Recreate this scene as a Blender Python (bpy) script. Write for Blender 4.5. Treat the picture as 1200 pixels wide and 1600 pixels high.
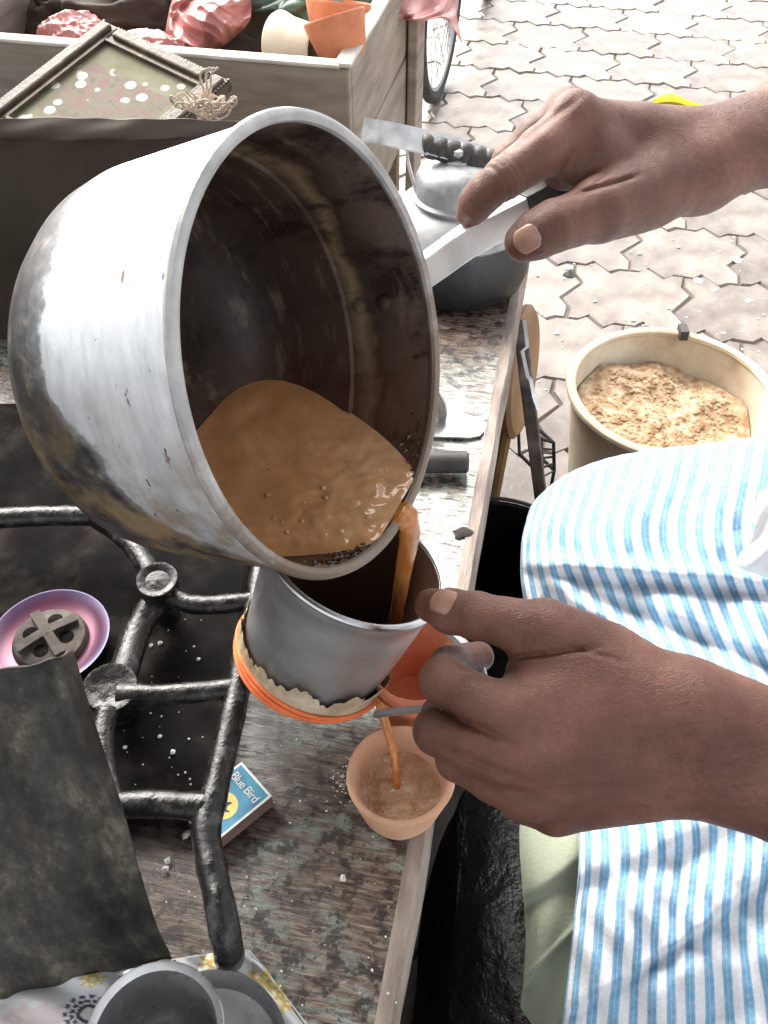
import bpy, bmesh, math, random
import numpy as np
from mathutils import Vector, Matrix, noise as mnoise

for _o in list(bpy.data.objects):
    bpy.data.objects.remove(_o)
SC = bpy.context.scene
COL = SC.collection
R = math.radians

# ------------------------------------------------------------------ camera
PITCH = R(47)                 # looking down
CAMZ = 1.2
FPX = 800 / math.tan(R(30))   # focal length in photo pixels (1200 x 1600)
cam_d = bpy.data.cameras.new('camera')
cam = bpy.data.objects.new('camera', cam_d)
COL.objects.link(cam)
cam.location = (0, 0, CAMZ)
cam.rotation_euler = (math.pi / 2 - PITCH, 0, 0)
cam_d.sensor_fit = 'VERTICAL'
cam_d.angle_y = R(60)
cam_d.clip_start = 0.02
cam_d.clip_end = 300
SC.camera = cam

# ------------------------------------------------------------------ sky, sun, exposure
SUN_DIR = Vector((-0.36, 0.66, 0.62)).normalized()   # from the scene towards the sun
world = bpy.data.worlds.new('World')
SC.world = world
world.use_nodes = True
wn = world.node_tree
sky = wn.nodes.new('ShaderNodeTexSky')
sky.sky_type = 'NISHITA'
sky.sun_disc = False
sky.sun_elevation = math.asin(SUN_DIR.z)
sky.sun_rotation = math.atan2(SUN_DIR.x, SUN_DIR.y)
sky.air_density = 1.0
sky.dust_density = 4.0
sky.ozone_density = 1.0
bg = wn.nodes['Background']
hs_ = wn.nodes.new('ShaderNodeHueSaturation')      # thin overcast: the sky is nearly white
hs_.inputs['Saturation'].default_value = 0.16
wn.links.new(sky.outputs[0], hs_.inputs['Color'])
wn.links.new(hs_.outputs[0], bg.inputs[0])
bg.inputs[1].default_value = 0.12
sun_d = bpy.data.lights.new('sun', 'SUN')
sun_d.energy = 1.5
sun_d.angle = R(60)
sun_d.color = (1.0, 0.93, 0.81)
sun = bpy.data.objects.new('sun', sun_d)
COL.objects.link(sun)
sun.location = SUN_DIR * 20
sun.rotation_euler = SUN_DIR.to_track_quat('Z', 'Y').to_euler()
SC.view_settings.view_transform = 'Standard'
SC.view_settings.look = 'None'
SC.view_settings.gamma = 1
SC.view_settings.exposure = 2.2
SC.view_settings.use_curve_mapping = False

# ------------------------------------------------------------------ helpers: places
_s, _c = math.sin(PITCH), math.cos(PITCH)
def P(px, py, d):
    """point that photo pixel (px, py) shows at distance d along the optical axis"""
    u, v = (px - 600) / FPX, (800 - py) / FPX
    return Vector((u * d, (v * _s + _c) * d, CAMZ + (v * _c - _s) * d))
def PZ(px, py, z):
    u, v = (px - 600) / FPX, (800 - py) / FPX
    return P(px, py, (z - CAMZ) / (v * _c - _s))

# ------------------------------------------------------------------ helpers: materials
MATS = {}
def base_mat(name):
    m = bpy.data.materials.new(name)
    m.use_nodes = True
    MATS[name] = m
    return m, m.node_tree, m.node_tree.nodes['Principled BSDF']
def ramp(nt, src, stops):
    r = nt.nodes.new('ShaderNodeValToRGB')
    els = r.color_ramp.elements
    while len(els) < len(stops):
        els.new(0.5)
    for e, (p, c) in zip(els, stops):
        e.position = p
        e.color = (*c, 1) if len(c) == 3 else c
    nt.links.new(src, r.inputs[0])
    return r.outputs[0]
def coords(nt, scale=(1, 1, 1), kind='Object', rot=(0, 0, 0)):
    t = nt.nodes.new('ShaderNodeTexCoord')
    mp = nt.nodes.new('ShaderNodeMapping')
    mp.inputs['Scale'].default_value = scale
    mp.inputs['Rotation'].default_value = rot
    nt.links.new(t.outputs[kind], mp.inputs[0])
    return mp.outputs[0]
def noise(nt, vec, scale, detail=5, rough=0.6, dist=0.0):
    n = nt.nodes.new('ShaderNodeTexNoise')
    n.inputs['Scale'].default_value = scale
    n.inputs['Detail'].default_value = detail
    n.inputs['Roughness'].default_value = rough
    n.inputs['Distortion'].default_value = dist
    nt.links.new(vec, n.inputs['Vector'])
    return n.outputs['Fac']
def mix(nt, fac, a, b, blend='MIX'):
    m = nt.nodes.new('ShaderNodeMix')
    m.data_type = 'RGBA'
    m.blend_type = blend
    for sock, val in ((m.inputs[0], fac), (m.inputs[6], a), (m.inputs[7], b)):
        if hasattr(val, 'links') or hasattr(val, 'is_linked'):
            nt.links.new(val, sock)
        elif isinstance(val, tuple):
            sock.default_value = (*val, 1) if len(val) == 3 else val
        else:
            sock.default_value = val
    return m.outputs[2]
def math_n(nt, op, a, b=None, c=None):
    m = nt.nodes.new('ShaderNodeMath')
    m.operation = op
    for i, val in enumerate((a, b, c)):
        if val is None:
            continue
        if hasattr(val, 'is_linked'):
            nt.links.new(val, m.inputs[i])
        else:
            m.inputs[i].default_value = val
    return m.outputs[0]
def bump(nt, bs, height, strength, dist=0.002):
    b = nt.nodes.new('ShaderNodeBump')
    b.inputs['Strength'].default_value = strength
    b.inputs['Distance'].default_value = dist
    nt.links.new(height, b.inputs['Height'])
    nt.links.new(b.outputs[0], bs.inputs['Normal'])
def nmat(name, stops, scale=20, detail=6, rough=0.6, metal=0.0, bmp=0.2, bscale=None,
         stretch=(1, 1, 1), rrange=None, bdist=0.002, spec=0.5, dist=0.0, vary=0.0):
    m, nt, bs = base_mat(name)
    v = coords(nt, stretch)
    n = noise(nt, v, scale, detail, 0.62, dist)
    c = ramp(nt, n, stops)
    if vary:
        oi = nt.nodes.new('ShaderNodeObjectInfo')
        hv = nt.nodes.new('ShaderNodeHueSaturation')
        nt.links.new(math_n(nt, 'MULTIPLY_ADD', oi.outputs['Random'], vary, 1 - vary / 2), hv.inputs['Value'])
        nt.links.new(c, hv.inputs['Color'])
        c = hv.outputs[0]
    nt.links.new(c, bs.inputs['Base Color'])
    bs.inputs['Metallic'].default_value = metal
    bs.inputs['Roughness'].default_value = rough
    bs.inputs['Specular IOR Level'].default_value = spec
    if rrange:
        nr = noise(nt, v, scale * 1.7, 4)
        nt.links.new(ramp(nt, nr, [(0.3, (rrange[0],) * 3), (0.7, (rrange[1],) * 3)]), bs.inputs['Roughness'])
    if bmp:
        nb = noise(nt, v, bscale or scale * 4, 5)
        bump(nt, bs, nb, bmp, bdist)
    return m

# ------------------------------------------------------------------ helpers: objects
def tag(o, label=None, cat=None, group=None, kind=None):
    for k, v in (('label', label), ('category', cat), ('group', group), ('kind', kind)):
        if v:
            o[k] = v
    return o
def empty(name, loc=(0, 0, 0), rz=0.0, mat=None):
    o = bpy.data.objects.new(name, None)
    COL.objects.link(o)
    if mat is not None:
        o.matrix_basis = mat
    else:
        o.location = loc
        o.rotation_euler = (0, 0, rz)
    o.empty_display_size = 0.02
    return o
def basis(o):
    m = o.matrix_basis.copy()
    while o.parent:
        o = o.parent
        m = o.matrix_basis @ m
    return m
def mesh_obj(name, verts, faces, mat, parent=None, smooth=True, world=True, auto=None):
    """one mesh object; verts in world space unless world=False (then in the parent's space)"""
    me = bpy.data.meshes.new(name)
    vs = [Vector(v) for v in verts]
    if parent is not None and world:
        inv = basis(parent).inverted()
        vs = [inv @ v for v in vs]
    me.from_pydata([tuple(v) for v in vs], [], [tuple(int(i) for i in f) for f in faces])
    me.validate()
    o = bpy.data.objects.new(name, me)
    COL.objects.link(o)
    if isinstance(mat, str):
        mat = MATS[mat]
    me.materials.append(mat)
    if smooth:
        me.polygons.foreach_set('use_smooth', [True] * len(me.polygons))
        if auto:
            me.set_sharp_from_angle(angle=R(auto))
    if parent is not None:
        o.parent = parent
    return o
class MB:
    """collects shapes into one mesh"""
    def __init__(s):
        s.v, s.f = [], []
    def add(s, v, f):
        n = len(s.v)
        s.v += [Vector(p) for p in v]
        s.f += [tuple(i + n for i in q) for q in f]
        return s
    def box(s, c, half, M=None):
        c = Vector(c)
        v = [c + Vector((x * half[0], y * half[1], z * half[2])) for x in (-1, 1) for y in (-1, 1) for z in (-1, 1)]
        if M is not None:
            v = [M @ p for p in v]
        return s.add(v, [(0, 1, 3, 2), (4, 6, 7, 5), (0, 4, 5, 1), (2, 3, 7, 6), (0, 2, 6, 4), (1, 5, 7, 3)])
    def tube(s, pts, rad, n=12, caps=True, up=None, aspect=1.0):
        pts = [Vector(p) for p in pts]
        rr = rad if hasattr(rad, '__len__') else [rad] * len(pts)
        v, f = [], []
        prev = None
        for i, p in enumerate(pts):
            t = (pts[min(i + 1, len(pts) - 1)] - pts[max(i - 1, 0)]).normalized()
            ref = Vector(up[i] if isinstance(up, list) else up) if up is not None else (prev or (Vector((0, 0, 1)) if abs(t.z) < 0.9 else Vector((1, 0, 0))))
            a = (ref - t * ref.dot(t)).normalized()
            prev = a
            b = t.cross(a)
            for k in range(n):
                th = 2 * math.pi * k / n
                v.append(p + (a * math.cos(th) * (aspect[i] if isinstance(aspect, list) else aspect) + b * math.sin(th)) * rr[i])
        for i in range(len(pts) - 1):
            for k in range(n):
                f.append((i * n + k, i * n + (k + 1) % n, (i + 1) * n + (k + 1) % n, (i + 1) * n + k))
        if caps:
            f.append(tuple(range(n - 1, -1, -1)))
            f.append(tuple((len(pts) - 1) * n + k for k in range(n)))
        return s.add(v, f)
    def bar(s, pts, w, t, up):
        """rectangular strip swept along pts; w across, t along up"""
        pts = [Vector(p) for p in pts]
        up = Vector(up)
        v, f = [], []
        for i, p in enumerate(pts):
            tn = (pts[min(i + 1, len(pts) - 1)] - pts[max(i - 1, 0)]).normalized()
            a = (up - tn * up.dot(tn)).normalized()
            b = tn.cross(a)
            for x, y in ((-1, -1), (1, -1), (1, 1), (-1, 1)):
                v.append(p + b * x * w / 2 + a * y * t / 2)
        for i in range(len(pts) - 1):
            for k in range(4):
                f.append((i * 4 + k, i * 4 + (k + 1) % 4, i * 4 + 4 + (k + 1) % 4, i * 4 + 4 + k))
        f.append((3, 2, 1, 0))
        m = (len(pts) - 1) * 4
        f.append((m, m + 1, m + 2, m + 3))
        return s.add(v, f)
    def lathe(s, prof, n=64, M=None, close=False, wob=0.0, seed=0):
        """prof: list of (r, z) going round the section"""
        v, f = [], []
        for j, (r, z) in enumerate(prof):
            for k in range(n):
                th = 2 * math.pi * k / n
                q = r
                if wob:
                    q = r * (1 + wob * (math.sin(2 * th + seed) + .6 * math.sin(3 * th + 2 * seed) + .3 * math.sin(5 * th + z * 40)))
                v.append(Vector((q * math.cos(th), q * math.sin(th), z)))
        m = len(prof)
        for j in range(m if close else m - 1):
            for k in range(n):
                f.append((j * n + k, j * n + (k + 1) % n, ((j + 1) % m) * n + (k + 1) % n, ((j + 1) % m) * n + k))
        if M is not None:
            v = [M @ p for p in v]
        return s.add(v, f)
    def build(s, name, mat, parent=None, smooth=True, world=True, auto=35):
        return mesh_obj(name, s.v, s.f, mat, parent, smooth, world, auto)
def bevel(o, w=0.002, seg=2, angle=40):
    b = o.modifiers.new('bevel', 'BEVEL')
    b.width = w
    b.segments = seg
    b.limit_method = 'ANGLE'
    b.angle_limit = R(angle)
    return o
def frame_from(origin, z, xhint=(1, 0, 0)):
    z = Vector(z).normalized()
    x = Vector(xhint)
    x = (x - z * x.dot(z)).normalized()
    y = z.cross(x)
    M = Matrix.Identity(4)
    for i in range(3):
        M[i][0], M[i][1], M[i][2], M[i][3] = x[i], y[i], z[i], Vector(origin)[i]
    return M
def crom(pts, n):
    """Catmull-Rom through rows of an array (k, dims) -> (n, dims)"""
    p = np.asarray(pts, float)
    k = len(p)
    p = np.concatenate([(2 * p[0] - p[1])[None], p, (2 * p[-1] - p[-2])[None]])
    t = np.linspace(0, k - 1 - 1e-9, n)
    i = t.astype(int)
    f = (t - i).reshape((-1,) + (1,) * (p.ndim - 1))
    a, b, c, d = p[i], p[i + 1], p[i + 2], p[i + 3]
    return 0.5 * (2 * b + (c - a) * f + (2 * a - 5 * b + 4 * c - d) * f ** 2 + (3 * b - a - 3 * c + d) * f ** 3)
def crv(pts, n):
    return [Vector(q) for q in crom([tuple(p) for p in pts], n)]
def net_surface(name, net, nr, nc, mat, parent=None, disp=None, thick=0.0, uvs=True):
    """cloth through a net of (px, py, depth) nodes; disp(pxy array, s, t) changes the depth"""
    net = np.asarray(net, float)
    a = crom(net, nr)
    a = np.swapaxes(crom(np.swapaxes(a, 0, 1), nc), 0, 1)
    S, T = np.meshgrid(np.linspace(0, net.shape[1] - 1, nc), np.linspace(0, net.shape[0] - 1, nr))
    if disp is not None:
        a = disp(a, S, T)
    u, v, d = (a[..., 0] - 600) / FPX, (800 - a[..., 1]) / FPX, a[..., 2]
    W = np.stack([u * d, (v * _s + _c) * d, CAMZ + (v * _c - _s) * d], -1).reshape(-1, 3)
    f = []
    for i in range(nr - 1):
        for j in range(nc - 1):
            q = i * nc + j
            f.append((q, q + nc, q + nc + 1, q + 1))
    o = mesh_obj(name, W, f, mat, parent)
    if uvs:
        uv = o.data.uv_layers.new(name='UVMap')
        li = np.empty(len(o.data.loops), int)
        o.data.loops.foreach_get('vertex_index', li)
        uv.data.foreach_set('uv', np.stack([S.reshape(-1)[li], T.reshape(-1)[li]], 1).reshape(-1))
    if thick:
        md = o.modifiers.new('thickness', 'SOLIDIFY')
        md.thickness = thick
        md.offset = 0
    return o

# ------------------------------------------------------------------ helpers: implicit bodies
def sd_cone(p, a, b, ra, rb):
    a, b = np.asarray(a, np.float32), np.asarray(b, np.float32)
    ba = b - a
    t = np.clip(((p - a) @ ba) / max(float(ba @ ba), 1e-12), 0, 1)
    q = p - a - t[:, None] * ba
    return np.sqrt((q * q).sum(1)) - (ra + (rb - ra) * t)
def smin(a, b, k):
    h = np.clip(0.5 + 0.5 * (b - a) / k, 0, 1)
    return b + (a - b) * h - k * h * (1 - h)
def surface_net(fn, lo, hi, h):
    lo, hi = np.array(lo, np.float32), np.array(hi, np.float32)
    n = np.ceil((hi - lo) / h).astype(int) + 1
    ax = [lo[i] + h * np.arange(n[i], dtype=np.float32) for i in range(3)]
    # coarse blocks first; only blocks near the surface are evaluated node by node
    B = 6
    nb = -(-n // B)
    cx = [lo[i] + h * (B * np.arange(nb[i], dtype=np.float32) + (B - 1) / 2) for i in range(3)]
    X, Y, Z = np.meshgrid(*cx, indexing='ij')
    D = fn(np.stack([X, Y, Z], -1).reshape(-1, 3)).reshape(X.shape)
    V = np.repeat(np.repeat(np.repeat(D, B, 0), B, 1), B, 2)
    near = np.argwhere(np.abs(D) < h * B * 1.5)
    loc = np.stack(np.meshgrid(*[np.arange(B)] * 3, indexing='ij'), -1).reshape(-1, 3)
    for i in range(0, len(near), 1500):
        g = (near[i:i + 1500, None, :] * B + loc[None]).reshape(-1, 3)
        V[g[:, 0], g[:, 1], g[:, 2]] = fn((lo + h * g).astype(np.float32))
    V = V[:n[0], :n[1], :n[2]]
    ins = V < 0
    m = n - 1
    acc = np.zeros(tuple(m) + (3,), np.float32)
    cnt = np.zeros(tuple(m), np.float32)
    for axis in range(3):
        o1, o2 = [k for k in range(3) if k != axis]
        for da in (0, 1):
            for db in (0, 1):
                s0 = [None] * 3
                s0[axis] = slice(0, m[axis]); s0[o1] = slice(da, da + m[o1]); s0[o2] = slice(db, db + m[o2])
                s1 = list(s0); s1[axis] = slice(1, 1 + m[axis])
                va, vb = V[tuple(s0)], V[tuple(s1)]
                ch = (va < 0) != (vb < 0)
                t = np.where(ch, va / np.where(ch, va - vb, 1), 0)
                acc[..., axis] += np.where(ch, t, 0)
                acc[..., o1] += ch * da
                acc[..., o2] += ch * db
                cnt += ch
    act = cnt > 0
    idx = -np.ones(tuple(m), int)
    idx[act] = np.arange(act.sum())
    ii = np.argwhere(act)
    verts = lo + h * (ii + acc[act] / cnt[act][:, None])
    quads = []
    for axis in range(3):
        o1, o2 = [(1, 2), (2, 0), (0, 1)][axis]
        s0 = [slice(1, -1)] * 3
        s0[axis] = slice(0, m[axis])
        s1 = list(s0); s1[axis] = slice(1, 1 + m[axis])
        A, B = ins[tuple(s0)], ins[tuple(s1)]
        off = np.array([1, 1, 1]); off[axis] = 0
        for flag, rev in ((A & ~B, False), (~A & B, True)):
            e = np.argwhere(flag) + off
            c = []
            for d1, d2 in ((1, 1), (0, 1), (0, 0), (1, 0)):
                q = e.copy(); q[:, o1] -= d1; q[:, o2] -= d2
                c.append(idx[q[:, 0], q[:, 1], q[:, 2]])
            q = np.stack(c, 1)
            quads.append(q[:, ::-1] if rev else q)
    quads = np.concatenate(quads)
    return verts, quads[(quads >= 0).all(1)]

# ================================================================== materials
nmat('paver', [(0.32, (0.098, 0.079, 0.068)), (0.48, (0.160, 0.134, 0.117)), (0.68, (0.25, 0.218, 0.193))], 11, 11, 0.6, 0, 0.35, 70, bdist=0.002, vary=0.25, rrange=(0.28, 0.55))
nmat('joint', [(0.3, (0.075, 0.061, 0.053)), (0.7, (0.14, 0.118, 0.102))], 30, 5, 0.95, 0, 0.6, 120)
nmat('litter', [(0.3, (0.75, 0.75, 0.74)), (0.7, (0.85, 0.86, 0.87))], 9, 2, 0.7, 0, 0)
nmat('pebble', [(0.3, (0.04, 0.04, 0.045)), (0.7, (0.16, 0.15, 0.14))], 90, 3, 0.8, 0, 0.2)

def wood_top():
    m, nt, bs = base_mat('counter_wood')
    v = coords(nt)
    vs = coords(nt, (5, 42, 5))
    fine = noise(nt, vs, 9, 7, 0.7, 0.4)
    c = ramp(nt, fine, [(0.30, (0.016, 0.012, 0.011)), (0.45, (0.085, 0.056, 0.042)), (0.57, (0.21, 0.155, 0.118)), (0.70, (0.37, 0.31, 0.255))])
    # remains of turquoise paint in large patches
    big = noise(nt, v, 5.5, 4, 0.6, 0.6)
    bm = ramp(nt, big, [(0.45, (0, 0, 0)), (0.56, (0.9, 0.9, 0.9))])
    spk = noise(nt, coords(nt, (16, 50, 16)), 4.0, 8, 0.75)
    sm = ramp(nt, spk, [(0.46, (0, 0, 0)), (0.56, (1, 1, 1))])
    c = mix(nt, mix(nt, 1.0, bm, sm, 'MULTIPLY'), c, (0.26, 0.33, 0.29))
    # black spilled grime in blots
    gr = noise(nt, v, 75, 8, 0.72)
    c = mix(nt, ramp(nt, gr, [(0.50, (0, 0, 0)), (0.57, (0.9, 0.9, 0.9))]), c, (0.016, 0.012, 0.012))
    # soot round the stove (towards the left of the counter, near the burner)
    sp = nt.nodes.new('ShaderNodeSeparateXYZ')
    nt.links.new(coords(nt), sp.inputs[0])
    dx = math_n(nt, 'MULTIPLY', math_n(nt, 'ADD', sp.outputs[0], 0.24), 2.5)
    dy = math_n(nt, 'MULTIPLY', math_n(nt, 'ADD', sp.outputs[1], 0.14), 2.6)
    rr = math_n(nt, 'SQRT', math_n(nt, 'ADD', math_n(nt, 'MULTIPLY', dx, dx), math_n(nt, 'MULTIPLY', dy, dy)))
    rr = math_n(nt, 'ADD', rr, math_n(nt, 'MULTIPLY', noise(nt, v, 22, 8, 0.68), 0.8))
    c = mix(nt, ramp(nt, rr, [(0.80, (0.85, 0.85, 0.85)), (1.0, (0.5, 0.5, 0.5))] if False else [(0.62, (0.78, 0.78, 0.78)), (0.98, (0, 0, 0))]), c, (0.014, 0.011, 0.011))
    nt.links.new(c, bs.inputs['Base Color'])
    nt.links.new(ramp(nt, noise(nt, vs, 5, 5), [(0.35, (0.20,) * 3), (0.65, (0.5,) * 3)]), bs.inputs['Roughness'])
    h = math_n(nt, 'ADD', fine, math_n(nt, 'MULTIPLY', gr, 0.6))
    bump(nt, bs, h, 0.45, 0.0018)
    ct = noise(nt, coords(nt, (9, 60, 9)), 6, 6, 0.7, 0.3)
    nt.links.new(ramp(nt, ct, [(0.42, (0.05,) * 3), (0.56, (0.9,) * 3)]), bs.inputs['Coat Weight'])
    bs.inputs['Coat Roughness'].default_value = 0.22
    bs.inputs['Coat IOR'].default_value = 1.9
wood_top()
nmat('counter_side', [(0.3, (0.035, 0.028, 0.024)), (0.5, (0.12, 0.10, 0.085)), (0.75, (0.26, 0.23, 0.20))], 6, 8, 0.75, 0, 0.5, 40, stretch=(4, 0.8, 6))
nmat('edge_wood', [(0.28, (0.08, 0.06, 0.05)), (0.5, (0.24, 0.19, 0.16)), (0.72, (0.42, 0.35, 0.30))], 10, 8, 0.6, 0, 0.5, 60, stretch=(6, 1, 6))
nmat('dark_board', [(0.3, (0.012, 0.010, 0.010)), (0.7, (0.045, 0.038, 0.034))], 12, 6, 0.8, 0, 0.3)
nmat('crate_wood', [(0.25, (0.13, 0.105, 0.085)), (0.5, (0.27, 0.225, 0.185)), (0.8, (0.40, 0.345, 0.29))], 5, 8, 0.8, 0, 0.5, 45, stretch=(1.2, 1.2, 7), vary=0.2)
nmat('crate_rim', [(0.3, (0.42, 0.38, 0.33)), (0.7, (0.66, 0.62, 0.55))], 14, 6, 0.8, 0, 0.4, 60)
nmat('soot_iron', [(0.30, (0.004, 0.0038, 0.0038)), (0.55, (0.012, 0.0115, 0.0115)), (0.66, (0.06, 0.058, 0.058)), (0.8, (0.16, 0.155, 0.15))], 70, 9, 0.4, 0.0, 0.5, 260, bdist=0.0014, rrange=(0.12, 0.5), spec=0.5)
nmat('stove_tray', [(0.35, (0.004, 0.0038, 0.0036)), (0.52, (0.010, 0.009, 0.0085)), (0.66, (0.030, 0.025, 0.021))], 26, 9, 0.8, 0.0, 0.5, 90, spec=0.06)
def shield():
    m, nt, bs = base_mat('shield_tin')
    v = coords(nt)
    c = ramp(nt, noise(nt, coords(nt, (1.4, 1.4, 0.7)), 26, 11, 0.78), [(0.40, (0.007, 0.006, 0.005)), (0.48, (0.022, 0.020, 0.015)), (0.55, (0.050, 0.046, 0.034)), (0.64, (0.14, 0.125, 0.09))])
    st = ramp(nt, noise(nt, coords(nt, (6, 6, 0.5)), 16, 6, 0.7), [(0.55, (0, 0, 0)), (0.72, (0.55, 0.55, 0.55))])
    c = mix(nt, st, c, (0.012, 0.010, 0.009))
    rs = ramp(nt, noise(nt, v, 38, 8, 0.75), [(0.58, (0, 0, 0)), (0.7, (0.7, 0.7, 0.7))])
    c = mix(nt, rs, c, (0.060, 0.045, 0.028))
    nt.links.new(c, bs.inputs['Base Color'])
    nt.links.new(ramp(nt, noise(nt, v, 24, 6), [(0.3, (0.34,) * 3), (0.7, (0.7,) * 3)]), bs.inputs['Roughness'])
    bump(nt, bs, math_n(nt, 'ADD', noise(nt, v, 120, 6), math_n(nt, 'MULTIPLY', noise(nt, v, 14, 3), 2.0)), 0.35, 0.002)
shield()
nmat('panel_tin', [(0.3, (0.05, 0.036, 0.025)), (0.6, (0.085, 0.064, 0.046)), (0.8, (0.14, 0.115, 0.09))], 5, 8, 0.5, 0.15, 0.15, 30, rrange=(0.35, 0.65))
nmat('steel', [(0.3, (0.42, 0.42, 0.43)), (0.7, (0.62, 0.62, 0.63))], 30, 5, 0.3, 1.0, 0.05, 200, rrange=(0.22, 0.42))
nmat('tumbler_steel', [(0.3, (0.32, 0.32, 0.325)), (0.7, (0.48, 0.48, 0.485))], 24, 7, 0.26, 0.8, 0.08, 90, rrange=(0.18, 0.36))
nmat('bright_tin', [(0.3, (0.55, 0.56, 0.58)), (0.7, (0.80, 0.81, 0.82))], 30, 5, 0.4, 0.85, 0.1, 120, rrange=(0.3, 0.5))
nmat('kettle_metal', [(0.3, (0.13, 0.125, 0.12)), (0.45, (0.34, 0.345, 0.35)), (0.7, (0.55, 0.56, 0.57))], 20, 8, 0.5, 0.45, 0.3, 60, rrange=(0.4, 0.65))
nmat('black_wrap', [(0.3, (0.012, 0.010, 0.010)), (0.7, (0.05, 0.042, 0.04))], 40, 5, 0.5, 0, 0.5, 120)
nmat('rubber', [(0.3, (0.020, 0.018, 0.018)), (0.7, (0.06, 0.055, 0.055))], 40, 5, 0.6, 0, 0.2)
nmat('clay_pale', [(0.3, (0.50, 0.27, 0.165)), (0.6, (0.64, 0.38, 0.25)), (0.8, (0.72, 0.47, 0.33))], 22, 6, 0.8, 0, 0.35, 90)
nmat('clay_red', [(0.3, (0.46, 0.15, 0.072)), (0.6, (0.60, 0.225, 0.115)), (0.8, (0.68, 0.32, 0.19))], 22, 6, 0.8, 0, 0.35, 90)
nmat('clay_cream', [(0.3, (0.66, 0.54, 0.40)), (0.7, (0.80, 0.70, 0.56))], 18, 5, 0.8, 0, 0.3, 90)
nmat('hair', [(0.3, (0.02, 0.013, 0.010)), (0.7, (0.05, 0.032, 0.025))], 90, 2, 0.5, 0, 0)
nmat('wet_leaves', [(0.3, (0.02, 0.010, 0.006)), (0.6, (0.06, 0.028, 0.014)), (0.8, (0.16, 0.08, 0.04))], 400, 3, 0.25, 0, 0)
nmat('elastic', [(0.3, (0.66, 0.12, 0.03)), (0.7, (0.86, 0.22, 0.06))], 60, 4, 0.6, 0, 0.2)
nmat('filter_cloth', [(0.3, (0.30, 0.21, 0.11)), (0.55, (0.52, 0.42, 0.29)), (0.8, (0.70, 0.63, 0.50))], 45, 7, 0.9, 0, 0.8, 180)
nmat('pink_plastic', [(0.3, (0.36, 0.125, 0.115)), (0.7, (0.55, 0.25, 0.23))], 12, 4, 0.25, 0, 0.2, 60)
nmat('green_plastic', [(0.3, (0.06, 0.11, 0.075)), (0.7, (0.14, 0.21, 0.15))], 9, 5, 0.3, 0, 0.3, 30)
nmat('brown_sack', [(0.3, (0.028, 0.021, 0.015)), (0.7, (0.07, 0.052, 0.038))], 12, 6, 0.85, 0, 0.5, 60)
nmat('gilt', [(0.3, (0.03, 0.02, 0.013)), (0.55, (0.085, 0.058, 0.037)), (0.8, (0.20, 0.15, 0.10))], 50, 6, 0.55, 0.0, 0.6, 160)
nmat('twine', [(0.3, (0.40, 0.32, 0.25)), (0.7, (0.62, 0.53, 0.44))], 60, 4, 0.9, 0, 0.3)
nmat('tyre', [(0.3, (0.025, 0.025, 0.027)), (0.7, (0.07, 0.07, 0.07))], 40, 4, 0.85, 0, 0.4)
nmat('bike_paint', [(0.3, (0.02, 0.02, 0.025)), (0.7, (0.05, 0.05, 0.06))], 10, 3, 0.35, 0, 0.1)
nmat('bucket_plastic', [(0.28, (0.27, 0.18, 0.10)), (0.45, (0.50, 0.42, 0.31)), (0.7, (0.66, 0.61, 0.52))], 8, 10, 0.6, 0, 0.2, 60)
nmat('dregs', [(0.32, (0.22, 0.12, 0.055)), (0.5, (0.42, 0.28, 0.165)), (0.68, (0.60, 0.48, 0.35))], 60, 6, 0.85, 0, 0.5, 140, bdist=0.003)
nmat('leaf', [(0.3, (0.62, 0.42, 0.005)), (0.7, (0.80, 0.60, 0.02))], 20, 4, 0.6, 0, 0.2)
nmat('black_plastic', [(0.3, (0.003, 0.003, 0.0035)), (0.7, (0.009, 0.009, 0.010))], 8, 4, 0.5, 0, 0.9, 26, bdist=0.01, rrange=(0.35, 0.6), spec=0.3)
nmat('brown_board', [(0.3, (0.16, 0.085, 0.04)), (0.6, (0.30, 0.175, 0.08)), (0.8, (0.42, 0.27, 0.13))], 10, 6, 0.55, 0, 0.3)
nmat('crumb', [(0.3, (0.62, 0.60, 0.58)), (0.7, (0.80, 0.79, 0.77))], 30, 2, 0.8, 0, 0)
nmat('white_cotton', [(0.3, (0.74, 0.74, 0.75)), (0.7, (0.82, 0.82, 0.83))], 14, 4, 0.9, 0, 0.3, 300)
nmat('green_cotton', [(0.3, (0.30, 0.34, 0.245)), (0.7, (0.40, 0.44, 0.335))], 10, 5, 0.9, 0, 0.4, 300)
nmat('nail', [(0.3, (0.28, 0.15, 0.108)), (0.7, (0.38, 0.215, 0.16))], 90, 4, 0.3, 0, 0.1)
nmat('box_white', [(0.3, (0.66, 0.66, 0.62)), (0.7, (0.80, 0.80, 0.76))], 60, 3, 0.7, 0, 0)
nmat('box_blue', [(0.3, (0.03, 0.12, 0.24)), (0.5, (0.05, 0.22, 0.36)), (0.75, (0.07, 0.34, 0.46))], 55, 4, 0.5, 0, 0)
nmat('box_yellow', [(0.3, (0.72, 0.46, 0.12)), (0.7, (0.82, 0.62, 0.20))], 60, 3, 0.5, 0, 0)
nmat('box_side', [(0.3, (0.10, 0.06, 0.05)), (0.7, (0.20, 0.13, 0.11))], 90, 4, 0.8, 0, 0.2)
nmat('ink', [(0.3, (0.02, 0.03, 0.06)), (0.7, (0.04, 0.05, 0.08))], 20, 2, 0.6, 0, 0)
nmat('wire', [(0.3, (0.02, 0.02, 0.02)), (0.7, (0.06, 0.06, 0.06))], 40, 3, 0.4, 0.5, 0)

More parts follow.
